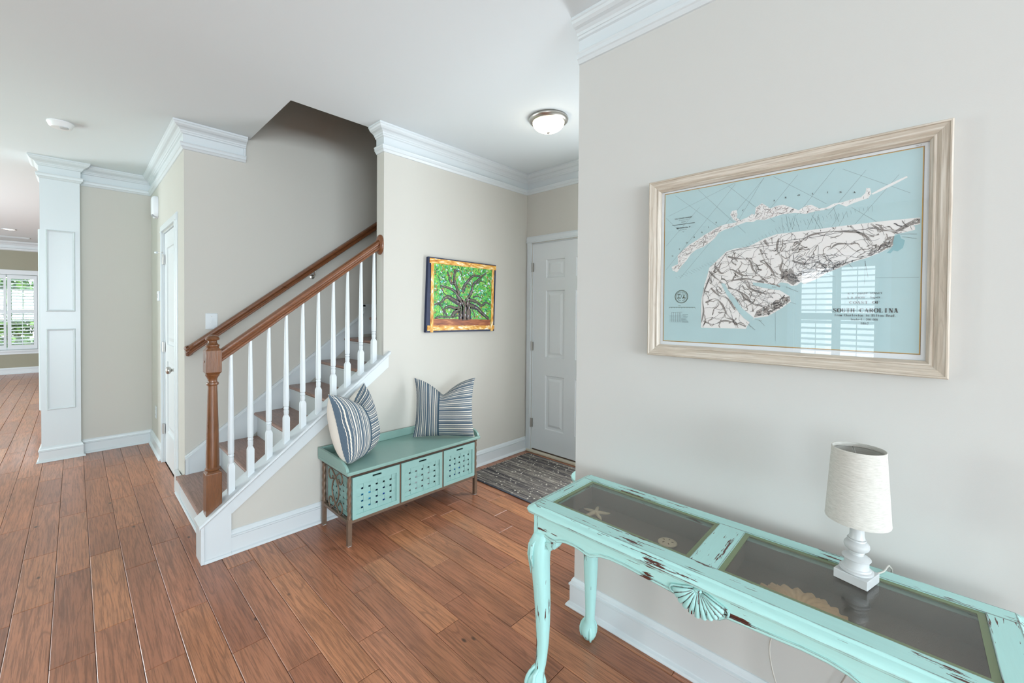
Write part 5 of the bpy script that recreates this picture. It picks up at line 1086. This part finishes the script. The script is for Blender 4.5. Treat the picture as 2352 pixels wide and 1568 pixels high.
def inside(p, poly):
    x, y = p; c_ = False; n = len(poly); j = n-1
    for i in range(n):
        xi, yi = poly[i]; xj, yj = poly[j]
        if (yi > y) != (yj > y) and x < (xj-xi)*(y-yi)/(yj-yi)+xi: c_ = not c_
        j = i
    return c_
for l_ in D['grid']: ribbon(g, l_, [.7]*len(l_), put(4), mi_['pale'])
for nm, c_ in (('island', 'white'), ('spit', 'white'), ('main', 'white')): fp(D[nm], 5, c_)
# thin blue shoreline tint and inner channels
fp(D['shoal'], 5.5, 'shoal')
for k_ in range(1, 8): fp(D['marsh%d' % k_], 6, 'grey')
mr_ = random.Random(21)
main = D['main']; isl = D['island']
def wander(p, n, step, a, curl, poly):
    out = [p]
    for _ in range(n):
        a += mr_.gauss(0, curl); q = (out[-1][0]+step*math.cos(a), out[-1][1]+step*math.sin(a))
        if not inside(q, poly): break
        out.append(q)
    return out
def rp(poly, x0, x1, y0, y1):
    while True:
        p = (mr_.uniform(x0, x1), mr_.uniform(y0, y1))
        if inside(p, poly): return p
for l_ in D['rivers']:
    s_ = smooth_line(l_, 6); n = len(s_); s_ = [p for p in s_ if inside(p, main)] or s_
    ribbon(g, s_, [6.5*(.55+.45*math.sin(i*.5+l_[0][0])) for i in range(len(s_))], put(6.5), mi_['grey']); ribbon(g, [(p[0]+2.4, p[1]+1) for p in s_], [.7]*len(s_), put(7.5), mi_['line'])
for _ in range(46):                                  # marsh fingers, thick in the south-west
    p = rp(main, -220, -40, -233, 20); s_ = wander(p, mr_.randint(6, 14), 4.5, mr_.uniform(0, 6.3), .5, main)
    if len(s_) > 3: ribbon(g, s_, [mr_.uniform(2.2, 5.5)*(1-.5*i/len(s_)) for i in range(len(s_))], put(6.6), mi_['grey'])
for _ in range(70):
    x_ = mr_.uniform(-60, 300); p = (x_, mr_.uniform(-90, 60)+x_*.12-12)
    if inside(p, main):
        s_ = wander(p, mr_.randint(5, 12), 4, mr_.choice((.35, 3.5))+mr_.gauss(0, .3), .35, main)
        if len(s_) > 3: ribbon(g, s_, [mr_.uniform(1.2, 4.2)*(1-.5*i/len(s_)) for i in range(len(s_))], put(6.6), mi_['grey'])
for _ in range(150):
    p = rp(main, -220, 360, -233, 94); s_ = wander(p, mr_.randint(8, 26), 4, mr_.uniform(0, 6.3), .22, main)
    if len(s_) > 3: ribbon(g, s_, [.75]*len(s_), put(7.6), mi_['line'])
for _ in range(90):
    x_ = mr_.uniform(60, 190); p = (x_, mr_.uniform(-75, 10))
    if inside(p, main):
        s_ = wander(p, mr_.randint(3, 8), 3, mr_.uniform(-.3, .7), .4, main)
        if len(s_) > 2: ribbon(g, s_, [.9]*len(s_), put(7.7), mi_['line'])
for k_ in range(1, 8):
    P_ = D['marsh%d' % k_]; bx = [p[0] for p in P_]; by = [p[1] for p in P_]; mxx = (min(bx), max(bx), min(by), max(by)); cnt = int((mxx[1]-mxx[0])*(mxx[3]-mxx[2])/110)+2
    for _ in range(cnt):
        p = rp(P_, *mxx); s_ = wander(p, mr_.randint(3, 7), 3.5, mr_.gauss(.4, .6)+mr_.choice((0, math.pi)), .5, main)
        if len(s_) > 1: ribbon(g, s_, [mr_.choice((1.0, 1.6, 3.0))]*len(s_), put(7.2), mi_[mr_.choice(('white', 'lgrey', 'line'))])
fp(D['channel'], 7.9, 'blue'); fp(D['channel2'], 7.9, 'blue')
for _ in range(330):
    p = rp(isl, -336, 260, -22, 200); s_ = wander(p, mr_.randint(2, 7), 3.2, mr_.gauss(.45, .7)+mr_.choice((0, math.pi)), .35, isl)
    if len(s_) > 1: ribbon(g, s_, [mr_.uniform(.4, 1.1)]*len(s_), put(6.6), mi_[mr_.choice(('line', 'line', 'pink', 'grey'))])
for i in range(60):                                   # soundings: short ticks seaward of both coasts
    t_ = i/59; x_ = -320+580*t_; y_ = -20+185*min(1, t_*1.6)-5-25*math.sin(t_*3); l_ = mr_.uniform(8, 20); a = -.5-1.0*t_
    ribbon(g, [(x_, y_-14), (x_+l_*math.cos(a), y_-14+l_*math.sin(a))], [.5, .5], put(5.2), mi_['pale'])
for x_, y_, dx_, dy_ in ((205, -18, 14, -22), (246, -18, 8, -50), (155, -52, 20, -10), (322, 52, 34, -4), (326, 44, 30, -9), (-42, -198, 22, -6), (-30, -200, 18, -20), (60, -140, 16, -6)): ribbon(g, [(x_, y_), (x_+dx_, y_+dy_)], [.6, .6], put(5.2), mi_['line'])
# railway / road across the land
for l_ in ([(-208, -90), (-188, -40), (-136, 40)], [(-136, 40), (-60, 55), (20, 62), (120, 66), (200, 74), (300, 76)], [(-120, 45), (10, 52), (90, 58)]): s_ = smooth_line(l_, 6); ribbon(g, s_, [1.2]*len(s_), put(7.8), mi_['line'])
# rhumb fan between the coasts
for x_, y_ in ((53, 93), (63, 98), (83, 92), (103, 95), (123, 90), (143, 92), (163, 88), (38, 90), (183, 92)): ribbon(g, [(x_, y_), (x_+mr_.uniform(-22, 22), y_+mr_.uniform(35, 52))], [.5, .5], put(4.5), mi_['pale'])
# seal
sc0 = D['seal'][0]; circ = lambda r, n=40: [(sc0[0]+r*math.cos(2*math.pi*i/n), sc0[1]+r*math.sin(2*math.pi*i/n)) for i in range(n+1)]
ribbon(g, circ(24.5), [2.2]*41, put(6), mi_['seal']); ribbon(g, circ(21.5), [.8]*41, put(6), mi_['seal'])
for s_ in (-1, 1):
    el = [(sc0[0]+s_*9.5+8.5*math.cos(2*math.pi*i/24), sc0[1]+2+12*math.sin(2*math.pi*i/24)) for i in range(25)]; ribbon(g, el, [.8]*25, put(6), mi_['seal'])
    ribbon(g, [(sc0[0]+s_*9.5-6, sc0[1]-5), (sc0[0]+s_*9.5+6, sc0[1]-5)], [2.5, 2.5], put(6.2), mi_['seal'])
# left seal half: palm; right: standing figure by the shore
ribbon(g, [(sc0[0]-9.5, sc0[1]-6), (sc0[0]-9.5, sc0[1]+8)], [2.2, 1.6], put(6.3), mi_['seal'])
for a in range(7): an = math.pi*a/6; ribbon(g, [(sc0[0]-9.5, sc0[1]+8), (sc0[0]-9.5+6.5*math.cos(an), sc0[1]+8+3.5*math.sin(an)-1)], [1.6, .6], put(6.3), mi_['seal'])
ribbon(g, [(sc0[0]+9, sc0[1]-5), (sc0[0]+9.5, sc0[1]+4), (sc0[0]+9.5, sc0[1]+9)], [5, 2.6, 2.2], put(6.3), mi_['seal']); ribbon(g, [(sc0[0]+10, sc0[1]+3), (sc0[0]+14, sc0[1]+7)], [1.2, .8], put(6.3), mi_['seal'])
for s_ in (-1, 1): s__ = [(sc0[0]+s_*2, sc0[1]-14), (sc0[0]+s_*8, sc0[1]-15), (sc0[0]+s_*13, sc0[1]-11)]; ribbon(g, s__, [1.2]*3, put(6), mi_['seal'])
for s_ in (-1, 1): s__ = [(sc0[0]+s_*1, sc0[1]+15), (sc0[0]+s_*6, sc0[1]+18.5), (sc0[0]+s_*12, sc0[1]+16)]; ribbon(g, s__, [1.0]*3, put(6), mi_['seal'])
# scale bar and table of lines
sb = [(-344, -157), (-244, -157)]; ribbon(g, sb, [1.2, 1.2], put(6), mi_['seal'])
for i in range(11): x_ = -344+10*i; ribbon(g, [(x_, -157), (x_, -161 if i % 5 else -163)], [.6, .6], put(6), mi_['line'])
for i in range(6): ribbon(g, [(-343, -190-5*i), (-268+mr_.uniform(-25, 10), -190-5*i)], [.6, .6], put(6), mi_['pale'])
for x_ in (-334, -326, -318, -309, -303, -298): ribbon(g, [(x_, -178), (x_, -214)], [.6, .6], put(6), mi_['line'])
ribbon(g, [(-334, -178), (-292, -176)], [.7, .7], put(6), mi_['line'])
for i in range(8): x_ = -296+mr_.uniform(0, 8); y_ = -186-4*i; ribbon(g, [(x_, y_), (x_+mr_.uniform(14, 28), y_)], [1.4, 1.4], put(6), mi_['pale'])
make('printed_chart', g, ML, sheet)
# --- lettering: a small fat-face alphabet drawn in strokes
TK, TN = .26, .06
def arc(cx, cy, rx, ry, a0, a1, wide, n=22):
    pts = []; ws = []
    for i in range(n+1):
        a = math.radians(a0+(a1-a0)*i/n); pts.append((cx+rx*math.cos(a), cy+ry*math.sin(a))); ws.append(TN+(wide-TN)*abs(math.cos(a))**1.6)
    return pts, ws
def glyph(ch):
    K, T_ = TK, TN; S_ = []
    V_ = lambda x, y0=0, y1=1, w_=K: S_.append(([(x, y0), (x, y1)], [w_, w_])); H_ = lambda x0, x1, y, w_=T_: S_.append(([(x0, y), (x1, y)], [w_, w_]))
    D_ = lambda x0, y0, x1, y1, w_: S_.append(([(x0, y0), (x1, y1)], [w_, w_]))
    A_ = lambda *a: S_.append(arc(*a))
    s = lambda x, y, h=.2: H_(x-h, x+h, y+(.02 if y < .5 else -.02))
    if ch == 'O': A_(.5, .5, .40, .48, 0, 360, K*1.1)
    elif ch == 'C': A_(.52, .5, .42, .48, 52, 308, K*1.1); V_(.82, .64, .98, .05); D_(.72, .82, .84, .72, .10)
    elif ch == 'G': A_(.52, .5, .42, .48, 52, 300, K*1.1); V_(.82, .66, .98, .05); V_(.80, .05, .42); s(.80, .44, .14)
    elif ch == 'S':
        pts = [(.80, .80), (.66, .95), (.46, .98), (.24, .88), (.22, .70), (.42, .56), (.62, .45), (.80, .30), (.74, .10), (.50, .02), (.28, .06), (.15, .22)]; S_.append((smooth_line(pts, 4), [T_+(K-T_)*math.exp(-((i-22)/9)**2) for i in range(45)])); V_(.82, .68, .98, .05); V_(.14, .02, .32, .05)
    elif ch == 'U': V_(.24, .3, 1); V_(.80, .3, 1, T_*1.3); A_(.52, .32, .28, .30, 180, 360, K*.8); s(.24, 1); s(.80, 1, .15)
    elif ch == 'T': V_(.5); H_(.08, .92, .97, .06); s(.5, 0); V_(.10, .76, .97, .05); V_(.90, .76, .97, .05)
    elif ch == 'H': V_(.22); V_(.78); H_(.22, .78, .5); [s(x, y, .17) for x in (.22, .78) for y in (0, 1)]
    elif ch == 'A': D_(.16, 0, .46, 1, T_*1.3); D_(.46, 1, .78, 0, K*1.05); H_(.27, .68, .32); s(.16, 0, .13); s(.80, 0, .18)
    elif ch == 'R': V_(.24); A_(.50, .74, .24, .24, -90, 90, K*.9); H_(.24, .5, .98); H_(.24, .5, .5); D_(.56, .48, .82, .02, K*.9); s(.24, 0, .18); s(.86, 0, .1); s(.2, 1, .13)
    elif ch == 'P': V_(.24); A_(.50, .72, .24, .26, -90, 90, K*.9); H_(.24, .5, .98); H_(.24, .5, .46); s(.24, 0, .18); s(.2, 1, .13)
    elif ch == 'B': V_(.24); A_(.50, .75, .20, .23, -90, 90, K*.9); A_(.50, .26, .26, .24, -90, 90, K*.95); H_(.14, .5, .98); H_(.24, .5, .51); H_(.14, .5, .02)
    elif ch == 'D': V_(.24); A_(.44, .5, .36, .48, -90, 90, K*1.05); H_(.12, .44, .98); H_(.12, .44, .02)
    elif ch == 'L': V_(.28); H_(.1, .86, .03, .05); s(.28, 1); V_(.85, 0, .3, .06)
    elif ch == 'I': V_(.5); s(.5, 0); s(.5, 1)
    elif ch == 'N': V_(.20, 0, 1, T_*1.3); V_(.82, 0, 1, T_*1.3); D_(.20, .98, .80, .02, K*1.05); s(.20, 0, .15); s(.82, 1, .15); s(.14, 1, .12)
    elif ch == 'E': V_(.26); H_(.1, .82, .97); H_(.1, .86, .03); H_(.26, .62, .5); V_(.81, .72, .97, .05); V_(.85, .03, .3, .05); V_(.60, .38, .62, .05)
    elif ch == 'F': V_(.26); H_(.1, .84, .97); H_(.26, .62, .5); V_(.82, .7, .97, .05); V_(.60, .38, .62, .05); s(.26, 0)
    elif ch == 'V': D_(.20, 1, .52, 0, K); D_(.52, 0, .84, 1, T_*1.2); s(.20, 1, .16); s(.84, 1, .13)
    elif ch == 'Y': D_(.18, 1, .5, .5, K); D_(.5, .5, .84, 1, T_*1.2); V_(.5, 0, .5); s(.18, 1, .15); s(.84, 1, .13); s(.5, 0)
    elif ch == 'X': D_(.18, 1, .82, 0, K); D_(.82, 1, .18, 0, T_); [s(x, y, .12) for x in (.18, .82) for y in (0, 1)]
    elif ch in '0': A_(.5, .5, .34, .47, 0, 360, K)
    elif ch in 'oabcdeg': 
        if ch == 'o': A_(.5, .32, .34, .31, 0, 360, K)
        elif ch == 'c': A_(.52, .32, .34, .31, 50, 310, K); H_(.62, .82, .48, .12)
        elif ch == 'e': A_(.52, .32, .34, .31, 0, 310, K); H_(.2, .85, .34)
        elif ch == 'a': A_(.42, .18, .24, .17, 60, 330, K*.8); V_(.68, .04, .5); A_(.46, .44, .22, .18, 0, 150, .1); H_(.68, .9, .03, .08); H_(.38, .68, .34)
        elif ch == 'd': A_(.44, .31, .30, .30, 40, 320, K*.9); V_(.74, 0, 1); H_(.56, .74, .97, .07); H_(.74, .94, .03, .07)
        elif ch == 'b': A_(.54, .31, .30, .30, -140, 140, K*.9); V_(.26, 0, 1)
        elif ch == 'g': A_(.48, .40, .26, .22, 0, 360, K*.8); A_(.48, -.08, .32, .16, 0, 360, .12)
    elif ch == 'r': V_(.34, 0, .62); s(.34, 0, .2); H_(.14, .34, .6, .07); A_(.62, .42, .22, .2, 60, 150, .1); H_(.66, .84, .52, .16)
    elif ch == 'n': V_(.24, 0, .62); V_(.74, 0, .48); s(.24, 0, .18); s(.74, 0, .18); H_(.06, .24, .6, .07); A_(.5, .42, .24, .2, 0, 150, K*.5)
    elif ch == 'm': V_(.18, 0, .62); V_(.5, 0, .5); V_(.82, 0, .5); H_(.04, .98, .03, .07); H_(.04, .18, .6, .07); A_(.36, .44, .14, .18, 0, 150, .1); A_(.68, .44, .14, .18, 0, 150, .1)
    elif ch == 'h': V_(.24, 0, 1); V_(.74, 0, .48); s(.24, 0, .18); s(.74, 0, .18); H_(.06, .24, .97, .07); A_(.5, .42, .24, .2, 0, 150, K*.5)
    elif ch == 'l': V_(.5); s(.5, 0); H_(.28, .5, .97, .07)
    elif ch == 'i': V_(.5, 0, .62); s(.5, 0); H_(.28, .5, .6, .07); V_(.5, .78, .98)
    elif ch == 't': V_(.46, .06, .84); H_(.2, .8, .6, .07); H_(.46, .78, .04, .1)
    elif ch == 's': S_.append((smooth_line([(.74, .5), (.5, .62), (.28, .48), (.5, .33), (.74, .17), (.5, .02), (.24, .14)], 4), [T_+(K-T_)*math.exp(-((i-12)/5)**2) for i in range(25)]))
    elif ch == 'u': V_(.24, .15, .62); V_(.74, 0, .62); A_(.5, .2, .25, .19, 180, 330, .1); H_(.06, .24, .6, .07); H_(.56, .74, .6, .07); H_(.74, .92, .03, .07)
    elif ch == 'p': A_(.54, .31, .30, .30, -140, 140, K*.9); V_(.26, -.3, .62); H_(.06, .44, -.28, .07)
    elif ch == '1': V_(.5); s(.5, 0, .24); D_(.24, .8, .5, .97, .1)
    elif ch == '2': S_.append((smooth_line([(.2, .74), (.34, .95), (.62, .96), (.78, .76), (.6, .5), (.2, .08)], 4), [.1, .1, .1, .1, .1, .1, .12, .15, .18, .22, .24, .22, .2, .18, .15, .12, .1, .1, .1, .1, .1])); H_(.2, .84, .06, .14)
    elif ch == '8': A_(.5, .75, .26, .22, 0, 360, K*.8); A_(.5, .27, .32, .25, 0, 360, K*.9)
    elif ch == '6': A_(.5, .30, .32, .28, 0, 360, K*.9); A_(.62, .48, .44, .48, 100, 190, K*.8)
    elif ch == ':': S_.append(([(.42, .07), (.60, .07)], [.15, .15])); S_.append(([(.42, .5), (.60, .5)], [.15, .15]))
    elif ch == ',': S_.append(([(.46, .08), (.56, .08)], [.16, .16])); D_(.55, .05, .45, -.18, .06)
    elif ch == '-': H_(.2, .8, .42, .12)
    elif ch == '.': S_.append(([(.42, .07), (.60, .07)], [.15, .15]))
    return S_
def fat(g, s_, x0, x1, yb_, h, mi=0, layer=8.5):
    n = len(s_); adv = (x1-x0)/n
    for i, ch in enumerate(s_):
        for pts, ws in glyph(ch):
            P_ = [(x0+adv*(i+p[0]*.94), yb_+p[1]*h) for p in pts]; k_ = len(P_); ws = (ws+[ws[-1]]*k_)[:k_]
            A_ = []
            for j in range(k_):                          # widths scale separately across and up, so the face stretches
                a = pts[max(j-1, 0)]; b = pts[min(j+1, k_-1)]; dx, dy = b[0]-a[0], b[1]-a[1]; l = math.hypot(dx, dy) or 1
                A_ += [(x0+adv*(i+(pts[j][0]-dy/l*ws[j]/2)*.94), yb_+(pts[j][1]+dx/l*ws[j]/2)*h), (x0+adv*(i+(pts[j][0]+dy/l*ws[j]/2)*.94), yb_+(pts[j][1]-dx/l*ws[j]/2)*h)]
            g.add([put(layer)(*p) for p in A_], [(2*j, 2*j+1, 2*j+3, 2*j+2) for j in range(k_-1)], mi)
def fat_c(nm, s_, x0, x1, yb_, h):
    g = G(); fat(g, s_, x0, x1, yb_, h); return make(nm, g, MC['black'], sheet)
fat_c('title_line', 'SOUTH CAROLINA', 172, 322, -172, 12.5); fat_c('coast_of_line', 'COAST OF', 212, 282, -146, 7.5); fat_c('survey_line', 'U.S. COAST SURVEY', 208, 287, -118, 5.2)
def txt(s_, u, v, size, sx=1.0, rot=0, mat='black', par=None, nm='lettering', align='CENTER', bold=.0):
    cu = bpy.data.curves.new(nm, 'FONT'); cu.body = s_; cu.size = size/1000; cu.align_x = align; cu.align_y = 'CENTER'; cu.extrude = .00004; cu.offset = bold; cu.resolution_u = 2
    cu.materials.append(MC[mat]); o = bpy.data.objects.new(nm, cu); COL.objects.link(o); p = put(8.5)(u, v)
    mt = Matrix(((0, 0, -1), (-1, 0, 0), (0, 1, 0))).to_4x4() @ Matrix.Rotation(rot, 4, 'Z') @ Matrix.Diagonal((sx, 1, 1, 1)); mt.translation = Vector(p)-root_loc(mpd)
    bpy.context.view_layer.update(); me = bpy.data.meshes.new_from_object(o); bpy.data.objects.remove(o); o = bpy.data.objects.new(nm, me); COL.objects.link(o)
    o.parent = par or sheet; o.matrix_basis = mt; return o
fat_c('superintendent_line', 'A.D.BACHE, Supdt.', 206, 288, -130, 5.4)
fat_c('extent_line', 'From Charleston to Hilton Head.', 177, 318, -184, 7.2); fat_c('scale_line', 'Scale-1: 200,000', 216, 278, -196, 6.2); fat_c('year_line', '1862', 238, 258, -208, 6.4)
for ch, (u, v) in zip('CAROLINA', [(-84, 184)]+[tuple(p) for p in D['carolina']]): g = G(); fat(g, ch, u-3.2, u+3.2, v-3, 5.2); make('island_letter', g, MC['black'], sheet)
for ch, (u, v) in zip('GEORGIA', D['georgia']): g = G(); fat(g, ch, u-3, u+3, v-3, 5.2); make('island_letter', g, MC['black'], sheet)
for ch, (u, v) in zip(' CAROLINA'[1:], D['lower_letters']): g = G(); fat(g, ch, u-2.8, u+2.8, v-3, 5); make('land_letter', g, MC['line'], sheet)
txt('U.S. COAST SURVEY', -292, 187, 6.0, 1.25, .0, bold=.00015); txt('A.D. BACHE Supdt.', -292, 179, 3.6, 1.2); txt('Sketch E', -292, 172, 3.8, 1.2, bold=.0001); txt('SHOWING THE PROGRESS OF THE SURVEY', -292, 163.5, 3.9, 1.15, bold=.00012); txt('IN', -292, 157, 3.2)
txt('SECTION No. V', -292, 150, 6.4, 1.2, bold=.0002); txt('From 1847 to 1862', -292, 142, 3.2); txt('1862', -292, 134, 3.2)
txt('SCALE', -303, -151, 3.4, 1.1, mat='seal')
txt('No 17', 356, 293.5, 4.2, 1.1); txt('Savannah River', -95, -133, 4.0, 1.1, -.95, mat='line'); txt('Port Royal Sound', -55, -222, 4.2, 1.3, -.75, mat='line'); txt('St Helena Sound', 65, -98, 4.2, 1.3, -.45, mat='line'); txt('HILTON HEAD', 12, -166, 4.0, 1.1, .55, mat='line'); txt('Parris I.', 15, -89, 4.2, 1.1, -.1, mat='line')

# ------------------------------------------------ garden beyond the far window
gb = pm('garden_lawn', lin(84, 118, 60), .9, var=.2, vscale=3)
g = G(); g.box(-14, 8, YF+.16, 34, -.5, -.3); make('ground', g, gb, kind=S)
lf = [pm('leaf_light', lin(128, 178, 78), .6), pm('leaf_mid', lin(74, 130, 52), .6), pm('leaf_deep', lin(36, 84, 36), .6)]
bk_ = pm('tree_bark', lin(96, 80, 64), .9, bump=.6, bscale=30)
tr = random.Random(9)
for (x, y, h, r, lab) in ((-4.7, 18.2, 2.2, 1.4, 'leafy garden tree outside to the left of the far window'), (-1.55, 17.2, 2.1, 1.25, 'leafy garden tree standing nearest behind the far shuttered window'), (.9, 19.2, 2.4, 1.5, 'leafy garden tree outside the far window, mostly hidden to the right')):
    t = thing('garden_tree', (x, y, -.3), lab, 'tree')
    g = G(); g.tube([(x, y, -.3), (x+.05, y, .8), (x-.03, y+.05, h)], [.11, .08, .04], 10); make('trunk', g, bk_, t, smooth=True)
    for q in range(5): pass
    g = G()
    for _ in range(4200):
        d_ = Vector((tr.gauss(0, 1), tr.gauss(0, 1), tr.gauss(0, 1))).normalized()*r*tr.uniform(.45, 1); c_ = Vector((x, y, h*.62))+Vector((d_.x, d_.y, d_.z*.95))
        a = Vector((tr.gauss(0, 1), tr.gauss(0, 1), tr.gauss(0, 1))).normalized(); b_ = a.cross(Vector((tr.gauss(0, 1), tr.gauss(0, 1), 1))).normalized(); l = tr.uniform(.06, .10)
        g.flat([c_-a*l, c_+b_*l*.5, c_+a*l, c_-b_*l*.5], tr.randint(0, 2))
    make('foliage', g, lf, t, kind='stuff')
